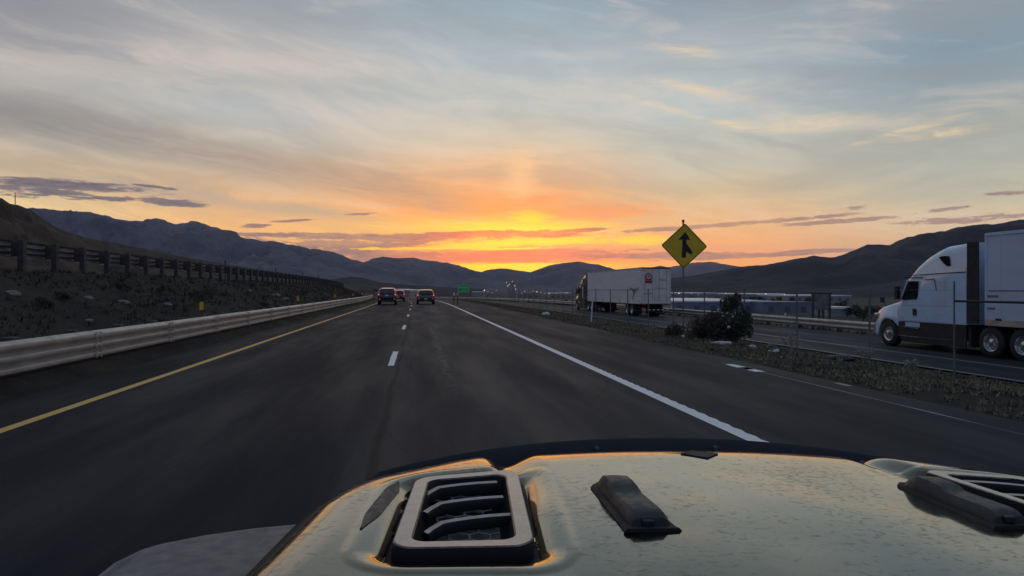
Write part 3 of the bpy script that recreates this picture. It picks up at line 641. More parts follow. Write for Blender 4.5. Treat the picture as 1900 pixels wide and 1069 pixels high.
def semi(label, loc, rz, paint_m, hood_m, skin, rear, group, logo=False):
    e = empty('semi_truck', loc, rz); tag(e, label, 'truck', group)
    # bonnet, wheel opening cut by raising the lower edge over the front axle
    st = [(0, .80, .42, 1.12, .10), (-.06, .95, .40, 1.28, .14), (-.18, 1.05, .40, 1.42, .18), (-.36, 1.12, .42, 1.52, .20), (-.40, 1.13, .62, 1.54, .2), (-.52, 1.15, .92, 1.58, .22), (-.70, 1.17, 1.07, 1.63, .24), (-.95, 1.18, 1.10, 1.69, .24), (-1.20, 1.18, 1.05, 1.75, .25), (-1.38, 1.18, .92, 1.79, .25), (-1.52, 1.18, .82, 1.83, .25), (-1.75, 1.18, .80, 1.86, .25)]
    MB().loft([body_ring(y, hw, zb, zt, r, .10) for y, hw, zb, zt, r in [(q[0] + .22 * max(0, 1 + q[0] / .6),) + q[1:] for q in st]]).build('bonnet', M[hood_m], e, smooth=30)
    st = [(-1.45, 1.17, 1.03, 1.80, .14, .06), (-1.62, 1.20, 1.03, 2.08, .14, .09), (-1.82, 1.22, 1.03, 2.42, .15, .10), (-2.00, 1.23, 1.03, 2.70, .16, .10), (-2.12, 1.235, 1.03, 2.80, .20, .10), (-2.45, 1.24, 1.03, 3.14, .30, .10), (-2.9, 1.245, 1.03, 3.45, .36, .09), (-3.4, 1.25, 1.03, 3.66, .38, .07), (-3.9, 1.25, 1.03, 3.79, .32, .05), (-4.4, 1.25, 1.03, 3.82, .32, .04), (-4.8, 1.25, 1.03, 3.86, .30, .04), (-4.95, 1.25, 1.03, 3.85, .30, .04)]
    cab = MB().loft([body_ring(*q) for q in st]).build('cab', M[paint_m], e, smooth=30)
    for sx in (-1, 1):
        X0 = 1.2535 * sx
        def plate(poly, nm, m_, th=.012, par=cab, dx=0.0):
            mb = MB(); n = len(poly); xs = (X0 + sx * dx, X0 + sx * (dx + th))
            mb.add([(x, y, z) for x in xs for y, z in poly], [tuple(range(n)), tuple(range(2 * n - 1, n - 1, -1))] + [(k, k + n, (k + 1) % n + n, (k + 1) % n) for k in range(n)])
            return mb.build(nm, M[m_], par, smooth=0)
        plate([(-1.80, 1.84), (-2.62, 1.88), (-2.66, 2.0), (-2.66, 2.56), (-2.20, 2.56)], 'door_window', 'glass', dx=-.035, th=.04)
        plate([(-1.66, 1.80), (-1.76, 1.80), (-2.16, 2.60), (-2.10, 2.62)], 'window_pillar', paint_m, dx=-.035, th=.042)
        plate([(-1.98, 2.71), (-2.9, 2.71), (-2.9, 2.675), (-1.98, 2.675)], 'drip_rail', 'chassis', dx=-.02, th=.03)
        plate([(-2.1, 2.79), (-4.93, 2.86), (-4.93, 2.83), (-2.1, 2.765)], 'roof_seam', 'chassis', dx=-.004, th=.006)
        plate([(-3.72, 3.40), (-3.86, 3.44), (-4.15, 3.43), (-4.2, 3.32), (-4.24, 3.08), (-4.10, 3.07), (-3.92, 3.2)], 'sleeper_window', 'glass', dx=-.03, th=.034)
        plate([(-3.0, 2.62), (-3.5, 2.64), (-3.62, 2.2), (-3.58, 2.18), (-3.48, 2.6), (-3.0, 2.585)], 'door_seam', 'grey_mark', dx=-.004, th=.006)
        plate([(-3.62, 2.55), (-4.02, 2.55), (-4.02, 1.35), (-3.62, 1.35)], 'locker_panel', skin, dx=-.004, th=.007)
        plate([(-2.42, 1.52), (-2.58, 1.52), (-2.60, 1.28), (-2.44, 1.26)], 'door_handle', 'black', dx=-.005, th=.03)
        plate([(-1.62, 1.01), (-4.95, 1.01), (-4.95, .24), (-1.85, .24), (-1.62, .5)], 'side_skirt', 'chassis', dx=-.05, th=.045, par=e)
        plate([(-2.02, 1.0), (-2.78, 1.0), (-2.78, .83), (-2.02, .83)], 'step_panel', 'white_paint', dx=-.004, th=.014, par=e)
        plate([(-1.78, .83), (-2.75, .80), (-2.75, .77), (-1.78, .80)], 'step', 'alu', dx=.0, th=.03, par=e)
        plate([(-1.80, .485), (-2.74, .465), (-2.74, .43), (-1.80, .45)], 'step', 'alu', dx=.0, th=.03, par=e)
        plate([(-4.96, 1.1), (-5.45, 1.1), (-5.45, 3.85), (-4.96, 3.85)], 'side_extender', 'chassis', dx=-.05, th=.03, par=e)
        m = MB(); m.box((sx * 1.36, -1.70, 2.12), (.14, .16, .50)).tube([(sx * 1.20, -1.75, 1.9), (sx * 1.36, -1.70, 1.95)], .02).tube([(sx * 1.20, -1.85, 2.3), (sx * 1.36, -1.70, 2.3)], .02); m.build('mirror', M['black'], e, smooth=0, bevel=.03)
        m = MB(); m.box((sx * 1.12, -.52, 1.83), (.10, .14, .22)).tube([(sx * 1.08, -.75, 1.58), (sx * 1.12, -.52, 1.8)], .018); m.build('bonnet_mirror', M['black'], e, smooth=0, bevel=.03)
        m = MB(); m.box((sx * .99, -.04, 1.17), (.14, .26, .22)); m.build('headlight', M['alu'], e, smooth=0, bevel=.05)
        wheel(e, sx * 1.02, -.95, .51, .30, sx)
        for y in (-5.95, -7.15): wheel(e, sx * .95, y, .51, .60, sx)
        m = MB(); m.box((sx * .95, -5.05, .62), (.5, .12, .7)); m.build('mudguard', M['chassis'], e, smooth=0)
    MB().box((0, .20, .62), (1.9, .24, .44)).build('bumper', M['chassis'] if hood_m != 'white_paint' else M['wall_grey'], e, smooth=0, bevel=.06)
    MB().box((0, .21, 1.02), (1.2, .1, .34)).build('grille', M['chassis'], e, smooth=0, bevel=.03)
    mb = MB(); mb.add([(x, y, z) for x, y, z in ((-1.0, -1.50, 1.90), (1.0, -1.50, 1.90), (.98, -1.98, 2.70), (-.98, -1.98, 2.70))] + [(x, y + .03, z + .02) for x, y, z in ((-1.0, -1.50, 1.90), (1.0, -1.50, 1.90), (.98, -1.98, 2.70), (-.98, -1.98, 2.70))], [(0, 1, 2, 3), (7, 6, 5, 4), (0, 4, 5, 1), (1, 5, 6, 2), (2, 6, 7, 3), (3, 7, 4, 0)]); mb.build('windscreen', M['glass'], cab, smooth=0)
    MB().box((0, -4.6, .72), (.9, 7.2, .3)).build('chassis_frame', M['chassis'], e, smooth=0)
    # trailer
    y0, y1 = -5.78, -21.75; ym = (y0 + y1) / 2; L = y0 - y1
    tr = MB().box((0, ym, 2.60), (2.58, L, 2.96)).build('trailer', M[skin], e, smooth=0, bevel=.05)
    for sx in (-1, 1):
        mb = MB(); mb.box((sx * 1.30, ym, 1.16), (.03, L - .05, .20)); mb.build('bottom_rail', M['galv'] if not logo else M['trailer_rear'], tr, smooth=0)
        mb = MB(); mb.box((sx * 1.30, ym, 4.05), (.03, L - .05, .10)); mb.build('top_rail', M['white_paint'], tr, smooth=0)
        mb = MB(); 
        for k in range(13): mb.box((sx * 1.2925, y0 - .62 - k * (L - 1.2) / 12, 2.62), (.008, .05, 2.7))
        mb.build('panel_joint', M[skin], tr, smooth=0)
        mb = MB(); mb.box((sx * 1.2935, y0 - .045, 2.6), (.02, .10, 2.96)); mb.build('corner_post', M['white_paint'], tr, smooth=0, bevel=.01)
        mb = MB(); mb.box((sx * 1.294, ym, 2.20), (.007, L - .3, .035)); mb.build('side_seam', M['grey_mark'], tr, smooth=0)
        for k in range(7): MB().box((sx * 1.318, y0 - .55 - k * 2.5, 1.27), (.012, .22, .07)).build('side_lamp', M['chassis'], tr, smooth=0)
        for (yy, zz, ww) in ((-6.05, 2.02, .5), (-6.0, 1.62, .36)): MB().box((sx * 1.2945, yy, zz), (.008, ww, .07)).build('vent_slot', M['grey_mark'], tr, smooth=0)
        for y in (y1 + 2.35, y1 + 3.6): wheel(e, sx * .95, y, .51, .58, sx)
        MB().box((sx * .95, y1 + 1.55, .55), (.62, .02, .80)).build('mud_flap', M['rubber'], e, smooth=0)
        m = MB(); m.box((sx * .8, -8.9, .62), (.14, .14, .92)).box((sx * .8, -8.9, .16), (.3, .3, .04)); m.build('landing_gear', M['chassis'], e, smooth=0)
    MB().box((0, y1 + 2.9, .86), (2.0, 3.6, .26)).build('bogie', M['chassis'], e, smooth=0)
    MB().box((0, ym, 1.06), (2.3, L - .3, .12)).build('underframe', M['chassis'], e, smooth=0)
    yb = y1 - .02
    for sx in (-1, 1):
        d = MB().box((sx * .615, yb, 2.60), (1.20, .05, 2.74)).build('rear_door', M[rear], tr, smooth=0, bevel=.012)
        for xx in (.28, .95): MB().tube([(sx * xx, yb - .045, 1.26), (sx * xx, yb - .045, 3.94)], .018, 6).build('lock_rod', M['galv'], d)
        m = MB(); m.box((sx * 1.27, yb - .005, 2.6), (.08, .07, 2.98)); m.build('door_post', M['trailer_rear'], tr, smooth=0)
        MB().box((sx * 1.05, yb - .02, 1.02), (.30, .05, .08)).build('tail_lamp', M['red_mark'], tr, smooth=0)
        MB().box((sx * .55, yb + .05, .85), (.09, .09, .55)).build('bumper_strut', M['chassis'], e, smooth=0)
    MB().box((0, yb - .005, 4.05), (2.6, .07, .10)).build('door_header', M['chassis'], tr, smooth=0)
    MB().box((0, yb - .005, 1.16), (2.6, .07, .14)).build('door_sill', M['trailer_rear'], tr, smooth=0)
    MB().box((0, yb - .02, .58), (2.3, .10, .12)).build('underrun_bar', M['chassis'], e, smooth=0, bevel=.01)
    for k in range(6): MB().box((-1.1 + k * .44, yb - .045, 1.16), (.2, .01, .055)).build('reflective_tape', M['reflect'], tr, smooth=0)
    for k in range(6): MB().box((-1.0 + k * .4, yb - .074, .58), (.2, .01, .06)).build('reflective_tape', M['reflect'], e, smooth=0)
    if logo:
        yl = yb - .030
        mb = MB(); mb.prism([(-.92, 2.78), (-.92, 3.0), (-.34, 3.0), (-.34, 2.78)], (yl - .006, yl))
        arch = [(-.63 + .29 * math.cos(R(a)), 3.32 + .32 * math.sin(R(a))) for a in range(-20, 201, 20)]
        mb.prism([(-.90, 3.02)] + list(reversed(arch)) + [(-.36, 3.02)], (yl - .006, yl)); mb.build('red_emblem', M['red_mark'], tr, smooth=0)
        ring = []
        mb = MB(); n = 16
        mb.add([(-.63 + r * math.cos(6.28319 * k / n), yl - .009, 3.33 + r * math.sin(6.28319 * k / n)) for r in (.19, .13) for k in range(n)], [(k, (k + 1) % n, (k + 1) % n + n, k + n) for k in range(n)])
        mb.box((-.63, yl - .009, 3.28), (.20, .004, .06)); mb.build('emblem_detail', M['trailer_rear'], tr, smooth=0)
        for (x, z, ww, hh, m_) in ((-.95, 3.86, .45, .06, 'red_mark'), (.62, 3.12, .70, .05, 'grey_mark'), (.62, 3.02, .56, .04, 'grey_mark'), (.55, 2.36, .74, .07, 'grey_mark'), (-.70, 1.92, .80, .07, 'grey_mark'), (-.1, 2.4, .06, .2, 'grey_mark'), (.1, 2.4, .06, .2, 'grey_mark')):
            mb = MB(); nx = max(1, int(ww / .09)); rnd = random.Random(int(x * 100 + z * 10))
            for k in range(nx): mb.box((x - ww / 2 + (k + .5) * ww / nx, yl - .003, z), (ww / nx * rnd.uniform(.5, .85), .006, hh * rnd.uniform(.7, 1.0)))
            mb.build('print', M[m_], tr, smooth=0)
        xs = -1.2975; sw = [(-18.9, 2.42), (-19.6, 2.40), (-20.1, 2.28), (-20.7, 2.34), (-21.4, 2.47), (-21.3, 2.36), (-20.7, 2.16), (-20.25, 1.9), (-19.9, 1.42), (-19.75, 1.42), (-20.0, 1.95), (-19.75, 2.12), (-19.4, 2.20)]
        n = len(sw); mb = MB(); mb.add([(x, y, z) for x in (xs, xs - .006) for y, z in sw], [tuple(range(n)), tuple(range(2 * n - 1, n - 1, -1))]); mb.build('side_emblem', M['grey_mark'], tr, smooth=0)
    return e
SG = 'lorries on the ramp'
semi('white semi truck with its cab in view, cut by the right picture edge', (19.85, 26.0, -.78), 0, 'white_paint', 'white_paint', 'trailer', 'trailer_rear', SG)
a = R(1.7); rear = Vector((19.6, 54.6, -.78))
semi('white trailer with red emblem on its rear doors behind a dark brown cab', rear + Vector((-math.sin(a), math.cos(a), 0)) * 21.75, a, 'brown_paint', 'brown_paint', 'trailer_neutral', 'trailer_rear', SG, True)

# ------------------------------------------------------------------ cars ahead
def car(label, loc, rz, W_, H, paint_m, rails, group, kind):
    e = empty('car', loc, rz); tag(e, label, 'car', group); hw = W_ / 2; b = H * .60
    def ring(y, zt, zb=.30, f=1.0, rf=.74):
        zt_b = min(b, zt - .02); up = max(zt, zt_b + .01); rr = rf if zt > b + .1 else .9
        L = [(.70 * hw * f, zb), (.95 * hw * f, zb + .05), (hw * f, zb + .28 if zb + .28 < zt_b else zt_b - .01), (hw * f * .985, zt_b - .06), (hw * f * .955, zt_b)]
        q = hw * f; top = q * rr
        L += [(q * .955 + (top - q * .955) * .45, zt_b + (up - zt_b) * .50), (top + .03 * q, zt_b + (up - zt_b) * .86), (top - .07 * q, zt_b + (up - zt_b) * .965), (top * .5, up - .006), (0, up)]
        return [Vector((x, y, z)) for x, z in L] + [Vector((-x, y, z)) for x, z in reversed(L[:-1])]
    st = [(0.0, b * .86, .42, .93), (.05, b * .95, .34, .97), (.12, b * 1.0, .33, .985), (.20, b * 1.06, .33, .99), (.34, b + (H - b) * .52, .33, 1), (.46, H * .915, .33, 1), (.62, H * .945, .30, 1), (.95, H * .972, .3, 1), (1.5, H * .995, .25, 1), (2.0, H, .25, 1), (2.5, H * .985, .25, 1), (2.85, H * .93, .25, 1), (3.35, b * 1.12, .25, 1), (3.6, b * 1.02, .28, 1), (4.2, b * .93, .3, .97), (4.4, b * .8, .35, .9), (4.48, b * .65, .4, .8)]
    body = MB().loft([ring(*q) for q in st]).build('body', M[paint_m], e, smooth=45)
    gl = [(-.66 * hw, .30, b * 1.10), (.66 * hw, .30, b * 1.10), (.62 * hw, .455, H * .90), (-.62 * hw, .455, H * .90)]
    gl = [(-.80 * hw, .19, b * 1.08), (.80 * hw, .19, b * 1.08), (.74 * hw, .30, b + (H - b) * .5), (.66 * hw, .425, H * .895), (-.66 * hw, .425, H * .895), (-.74 * hw, .30, b + (H - b) * .5)]
    mb = MB(); n = 6; mb.add([(x, y - .06, z) for x, y, z in gl] + [(x, y + .06, z) for x, y, z in gl], [(0, 1, 2, 5), (5, 2, 3, 4)] + [(k, k + n, (k + 1) % n + n, (k + 1) % n) for k in range(n)]); mb.build('rear_window', M['glass'], e, smooth=0, bevel=.015)
    for sx in (-1, 1):
        mb = MB(); mb.add([(sx * x, y, z) for x, y, z in ((hw * .93, .9, b * 1.06), (hw * .93, 2.9, b * 1.06), (hw * .79, 2.5, H * .9), (hw * .79, 1.0, H * .88))] + [(sx * (x - .05), y, z) for x, y, z in ((hw * .93, .9, b * 1.06), (hw * .93, 2.9, b * 1.06), (hw * .79, 2.5, H * .9), (hw * .79, 1.0, H * .88))], [(0, 1, 2, 3), (4, 5, 6, 7), (0, 1, 5, 4), (1, 2, 6, 5), (2, 3, 7, 6), (3, 0, 4, 7)]); mb.build('side_window', M['glass'], e, smooth=0)
        if kind == 'upright': tl = [((sx * hw * .86, .10, b * 1.02), (hw * .22, .16, .26)), ((sx * hw * .90, .20, b * 1.22), (hw * .12, .14, .16))]
        else: tl = [((sx * hw * .84, .08, b * .98), (hw * .26, .18, .16)), ((sx * hw * .66, .045, b * .97), (hw * .20, .12, .09))]
        mb = MB()
        for c, d in tl: mb.box(c, d)
        tlo = mb.build('tail_lamp', M['tail'], e, smooth=0, bevel=.02)
        MB().box((sx * hw * .86, -.015 if kind != 'upright' else 0.0, b * 1.0), (hw * .12, .05, .10)).build('lamp_core', M['tail_hot'], tlo, smooth=0, bevel=.015)
        MB().box((sx * hw * .76, -.012, .56 if kind == 'upright' else .60), (hw * .16, .04, .08)).build('bumper_reflector', M['reflector_red'], e, smooth=0)
        MB().box((sx * (hw + .06), 2.75, b * 1.02), (.14, .12, .14)).build('mirror', M['black'], e, smooth=0, bevel=.03)
        for y in (.85, 3.55): wheel(e, sx * (hw - .13), y, .34, .23, sx)
        if rails: MB().tube([(sx * hw * .66, .7, H * .955), (sx * hw * .66, .8, H + .02), (sx * hw * .66, 2.2, H + .05), (sx * hw * .66, 2.4, H)], .022, 6).build('roof_rail', M['black'], e)
    MB().box((0, .02, .40), (W_ * .86, .14, .20)).build('bumper', M['plastic'], e, smooth=0, bevel=.04)
    MB().box((0, .0, b * .92 if kind == 'upright' else .53), (.31, .04, .155)).build('licence_plate', M['plate'], e, smooth=0)
    MB().box((0, .50, H * .93), (W_ * .62, .20, .03)).build('spoiler', M[paint_m], e, smooth=0, bevel=.012)
    return e
CG = 'cars driving ahead'
D = 66.5; p = at(718, 538, D); car('dark blue car with roof rails in the left lane', (p.x, p.y, .005), R(.3), 1.87, 1.66, 'navy', True, CG, 'upright')
D = 68.5; p = at(790, 538, D); car('dark grey car with pale number plate in the right lane', (p.x, p.y, .005), R(.3), 1.83, 1.50, 'grey_paint', False, CG, 'wide')
D = 87.5; p = at(738.5, 538, D); car('red car partly hidden behind the dark blue car', (p.x, p.y, fall(87) + .005), R(1.5), 1.8, 1.48, 'red_paint', False, CG, 'wide')

# ------------------------------------------------------------------ vegetation
def leaves(mb, c, rad, n, size, rnd, flat=.8, asp=.45):
    c = Vector(c)
    for _ in range(n):
        while True:
            q = Vector((rnd.uniform(-1, 1), rnd.uniform(-1, 1), rnd.uniform(-1, 1)))
            if .1 < q.length < 1: break
        q = q.normalized() * q.length ** .5
        p = c + Vector((q.x * rad[0], q.y * rad[1], q.z * rad[2])); d = (q + Vector((rnd.uniform(-1, 1), rnd.uniform(-1, 1), rnd.uniform(-.3, 1)))).normalized()
        s = d.orthogonal().normalized(); s = Matrix.Rotation(rnd.uniform(0, 6.28), 3, d) @ s; L = size * rnd.uniform(.6, 1.4)
        mb.add([p - d * L * .5, p + s * L * asp * .5, p + d * L * .5, p - s * L * asp * .5], [(0, 1, 2, 3)])
def shrub(name, label, cat, group, p, blobs, n, size, lm, seed, stems=7):
    rnd = random.Random(seed); e = empty(name, p); tag(e, label, cat, group)
    mb = MB(); tot = sum(b[3] * b[4] for b in blobs)
    for (x, y, z, rx, rz_) in blobs:
        k = int(n * rx * rz_ / tot)
        for i in range(7):                                   # clumps inside each mass: uneven outline with gaps
            a, q = rnd.uniform(0, 6.28), rnd.uniform(.2, .75); w_ = rnd.uniform(.38, .62)
            leaves(mb, (x + rx * q * math.cos(a), y + rx * q * math.sin(a), z + rz_ * rnd.uniform(-.6, .7)), (rx * w_, rx * w_, rz_ * w_), k // 7, size, rnd)
    mb.build('foliage', M[lm], e, smooth=0, fix=False)
    mb = MB()
    for i in range(stems):
        bl = rnd.choice(blobs); a = rnd.uniform(0, 6.28); tip = Vector((bl[0] + bl[3] * .9 * math.cos(a), bl[1] + bl[3] * .9 * math.sin(a), bl[2] + bl[4] * rnd.uniform(.1, 1.0)))
        mb.tube([(bl[0] * .3, 0, -.1), tip * .5 + Vector((0, 0, .1)), tip], [.025, .015, .005], 5)
    mb.build('stem', M['twig'], e); return e
def gpt(px, py, D):
    p = at(px, py, D); return on_ground(p.y, p.x) if p.y < S0 else p
VG = 'bushes beside the merge sign'
shrub('bush', 'tall dark ragged bush right of the merge sign', 'bush', VG, gpt(1360, 630, 20.8), [(0, 0, .50, .58, .52), (-.10, 0, 1.02, .34, .40), (.30, .1, .62, .36, .50), (.06, 0, 1.32, .16, .2), (-.42, 0, .35, .38, .35)], 7000, .075, 'sage', 1, 14)
shrub('bush', 'rounded brown dry bush at the foot of the merge sign', 'bush', VG, gpt(1308, 630, 21.5), [(0, 0, .36, .54, .44), (.3, 0, .42, .36, .42), (-.36, 0, .22, .34, .28)], 4200, .07, 'twig', 2, 14)
shrub('bush', 'small dark bush peeping out behind the brown dry bush', 'bush', VG, gpt(1322, 600, 24.5), [(0, 0, .55, .35, .45), (.2, 0, .9, .2, .25)], 1500, .07, 'sage', 3)
shrub('bush', 'low dark bush just left of the merge sign post', 'bush', VG, gpt(1248, 622, 22.5), [(0, 0, .16, .35, .20), (.2, 0, .2, .25, .2)], 1100, .06, 'sage', 4)
WG = 'pale dry weeds on the right verge'
for i, (px, py, D, h, q) in enumerate(((1466, 655, 16.5, .55, 'tallest pale forked dry weed, below the grey board'), (1604, 668, 15.2, .38, 'pale dry weed close before the white cab'), (1432, 660, 17.5, .2, 'low pale dry weed between bush and forked weed'), (1690, 672, 14.5, .28, 'pale dry weed before the front wheel of the white truck'), (1215, 612, 26.0, .3, 'dry weed on the verge below the trailer doors'))):
    rnd = random.Random(40 + i); g = gpt(px, py, D); e = empty('dry_weed', g); tag(e, q, 'weed', WG); mb = MB()
    for k in range(9):
        a = rnd.uniform(0, 6.28); L = h * rnd.uniform(.6, 1); tip = Vector((.4 * L * math.cos(a), .4 * L * math.sin(a), L)); mb.tube([(0, 0, -.03), tip * .55 + Vector((0, 0, .04)), tip], [.006, .005, .003], 4)
        hd = MB(); leaves(hd, tip * .9, (.06, .06, .07), 40, .045, rnd); hd.build('seed_head', M['straw'], e, smooth=0, fix=False)
    mb.build('stalk', M['straw'], e)
SC = 'low scrub on the left bank'
for i in range(26):
    rnd = random.Random(70 + i); s = 9 + i * 2.1 + rnd.uniform(-.8, .8); tt = rnd.uniform(-10.9, -7.2); w_ = rnd.uniform(.16, .42)
    shrub('scrub', 'low dark scrub growing on the left bank above the pale guardrail', 'scrub', SC, on_ground(s, tt), [(0, 0, w_ * .5, w_, w_ * .6), (w_ * .6, .1, w_ * .35, w_ * .7, w_ * .45)], 420, .06, 'sage' if i % 3 else 'twig', 170 + i, 3)
def tufts(name, label, t0, t1, s0, s1, n, seed, h=.2, m_='drygrass', dens=None):
    rnd = random.Random(seed); mb = MB()
    for _ in range(n):
        s = s0 + (s1 - s0) * rnd.random() ** 1.7; tt = rnd.uniform(t0, t1)
        if noise.noise(Vector((tt * .6, s * .35, seed))) < rnd.uniform(-.55, .25): continue
        if dens and rnd.random() > dens(tt): continue
        g = on_ground(s, tt); hh = h * rnd.uniform(.5, 1.5); f = 1 + s * .02
        for k in range(6):
            a = rnd.uniform(0, 6.28); o_ = Vector((math.cos(a), math.sin(a), 0)); w_ = .011 * f * rnd.uniform(.7, 1.5); q = o_.cross(Vector((0, 0, 1)))
            b_ = g + o_ * rnd.uniform(0, .08); tip = b_ + o_ * hh * rnd.uniform(.1, .9) + Vector((0, 0, hh * rnd.uniform(.5, 1)))
            mb.v += [b_ - q * w_, b_ + q * w_, tip]; i = len(mb.v); mb.f.append((i - 3, i - 2, i - 1))
    o = mb.build(name, M[m_], smooth=0, fix=False); return tag(o, label, 'grass', None, 'stuff')
tufts('dry_grass', 'dry grass covering the dark bank left of the highway', -12.0, -6.3, 2, 130, 9000, 5, .13)
tufts('dry_grass', 'dry grass on the verge between highway and ramp', 6.65, 14.2, 3, 110, 22000, 6, .065, 'verge')
tufts('dry_grass', 'dry grass along the foot of the ramp guardrail', 22.1, 30, 8, 120, 2500, 8, .25)
tufts('dry_grass', 'dry grass on the brown hillside beyond the upper guardrail', -45, -30.2, 15, 160, 2500, 9, .4)

# stones and litter
RG = 'pale stones on the left bank'
def stone(name, label, cat, group, p, r, m_, seed, flat=.6):
    b = bmesh.new(); bmesh.ops.create_icosphere(b, subdivisions=3, radius=1)
    for v in b.verts:
        k = 1 + .35 * noise.noise(v.co * 1.3 + Vector((seed, 0, 0))) + .12 * noise.noise(v.co * 4 + Vector((seed, 5, 0)))
        v.co = Vector((v.co.x * r[0] * k, v.co.y * r[1] * k, v.co.z * r[2] * k))
    me = bpy.data.meshes.new(name); b.to_mesh(me); b.free(); me.materials.append(M[m_]); o = bpy.data.objects.new(name, me); COL.objects.link(o); o.location = p
    return tag(o, label, cat, group)
def bank(px, py):
    """place on the left bank seen at that spot: march along the sight line until it meets the ground"""
    D = 6.0
    while D < 120:
        q = at(px, py, D)
        if q.z < ground_z(q.y, q.x): return q
        D += .1
    return q
for i, (px, py, r, q) in enumerate(((24, 546, .17, 'pale stone on the left bank nearest the picture edge'), (163, 554, .14, 'pale stone on the left bank, second from the picture edge'), (230, 562, .16, 'largest pale stone, on the left bank below the dark posts'), (277, 561, .06, 'tiny pale stone right of the largest one on the bank'), (310, 566, .15, 'broad pale stone left of the nearest yellow delineator'), (165, 596, .10, 'low pale stone just above the pale guardrail'), (463, 539, .10, 'small pale stone high on the bank past the yellow delineator'),
    (512, 549, .26, 'sloping slab of pale stone on the bank before the second delineator'), (528, 556, .22, 'pale stone lying against the sloping slab'), (465, 540, .12, 'small flat stone beside the bank top'))):
    p = bank(px, py); stone('stone', q, 'stone', RG, p + Vector((0, 0, r * .05)), (r * 1.1, r * .75, r * .5), 'rock', i * 3.1)
LG = 'pale litter on the right verge'
for i, (px, py, D, r, q) in enumerate(((1338, 631, 19.6, (.34, .08, .06), 'long pale strip of litter below the tall dark bush'), (1396, 633, 19.2, (.12, .06, .05), 'short pale scrap right of the tall dark bush'), (1352, 607, 20.4, (.05, .02, .04), 'pale bag caught in the tall dark bush'), (1437, 646, 18.0, (.14, .09, .06), 'flat pale scrap between bush and forked weed'), (1268, 627, 21.5, (.06, .05, .05), 'small pale scrap at the foot of the sign post'), (1013, 582, 40, (.22, .14, .12), 'pale stone at the edge of the shoulder before the dark cab'))):
    p = gpt(px, py, D); p.z += r[2] * .4 + (.38 if 'bag' in q else 0)
    if 'bag' in q: p = at(px, py, 20.0)
    stone('litter' if 'stone' not in q else 'stone', q, 'litter' if 'stone' not in q else 'stone', LG, p, r, 'litter', 50 + i * 2.3)
p = gpt(1555, 668, 15.3); stone('rock', 'dark flat rock on the verge left of the white cab', 'rock', None, p, (.42, .22, .12), 'chassis', 91)

# ------------------------------------------------------------------ valley: sheds, plant, lamps, trees
def shed(label, px0, px1, py, D, depth, wall, roof, group, base=-12.4, doors=True, pitch=.0):
    w_ = (px1 - px0) / F * D; p = at((px0 + px1) / 2, py, D); h = p.z - base; e = empty('warehouse', (p.x, p.y, base), -TH); tag(e, label, 'warehouse', group)
    MB().box((0, depth / 2, h / 2), (w_, depth, h)).build('wall', M[wall], e, smooth=0)
    mb = MB(); mb.prism([(-w_ / 2 - .4, h - .6), (w_ / 2 + .4, h - .6), (w_ / 2 + .4, h + .35), (0, h + .35 + pitch), (-w_ / 2 - .4, h + .35)], (-.4, depth + .4)); mb.build('roof', M[roof], e, smooth=0)
    if doors:
        n = max(2, int(w_ / 9)); n = min(n, 30)
        for k in range(n): MB().box((-w_ / 2 + (k + .5) * w_ / n, -.05, 2.2), (3.2, .25, 3.6)).build('door', M['dark_door'], e, smooth=0)
    return e
BG = 'sheds in the valley'
shed('long white roofed warehouse right of the merge sign post', 1247, 1432, 559, 430, 150, 'wall_blue', 'roof_white', BG)
shed('blue walled shed between dark bush and grey board', 1416, 1506, 561.5, 410, 40, 'wall_blue', 'wall_blue', BG)
shed('far white shed above the long white roofed warehouse', 1238, 1345, 544, 1000, 220, 'wall_grey', 'roof_white', BG)
shed('far white shed right of the tall dark bush', 1350, 1458, 545.5, 960, 200, 'wall_grey', 'roof_white', BG)
shed('far pale shed above the grey board', 1462, 1580, 548.5, 850, 140, 'wall_grey', 'roof_white', BG)
shed('small pale shed right of the grey board', 1540, 1582, 571, 350, 18, 'wall_grey', 'roof_white', BG, doors=False)
shed('long low white building behind the cars ahead', 706, 761, 538.7, 900, 120, 'wall_tan', 'roof_white', BG, doors=False, pitch=1.5)
shed('pale shed left of the dark brown cab', 1020, 1062, 544, 1150, 120, 'wall_tan', 'roof_white', BG)
shed('low pale shed right of the green exit sign', 876, 897, 541.5, 1000, 60, 'wall_tan', 'roof_white', BG, doors=False)
shed('low shed beneath the tall plant', 960, 1000, 543.5, 1250, 80, 'wall_tan', 'concrete', BG)
shed('low shed left of the grey car', 774, 790, 543.0, 800, 40, 'wall_tan', 'roof_white', BG, doors=False)
D = 1400; p = at(948, 538, D); base = -12.4; e = empty('plant_tower', (p.x, p.y, base), -TH); tag(e, 'tall industrial plant tower below the sunset', 'plant')
U = D / F
for (x, w_, h) in ((-6.5, 4.2, 19), (-2.2, 4.0, 21), (2.0, 4.0, 18)): MB().lathe([(0.01, 0), (w_ * U * .5, 0), (w_ * U * .5, h * U), (w_ * U * .2, h * U + 2), (.01, h * U + 2.2)], 20).build('silo', M['concrete'], e).location = (x * U, 0, 0)
MB().box((6.0 * U, 0, 12 * U), (4.5 * U, 5 * U, 24 * U)).build('elevator_tower', M['concrete'], e, smooth=0)
mb = MB()
for x in (-6.5, -2.2, 2, 6): mb.box((x * U, -2.5 * U, 23.5 * U), (.35 * U, .35 * U, 6 * U))
mb.box((0, -2.5 * U, 24 * U), (14 * U, .3 * U, .4 * U)); mb.build('gantry', M['chassis'], e, smooth=0)
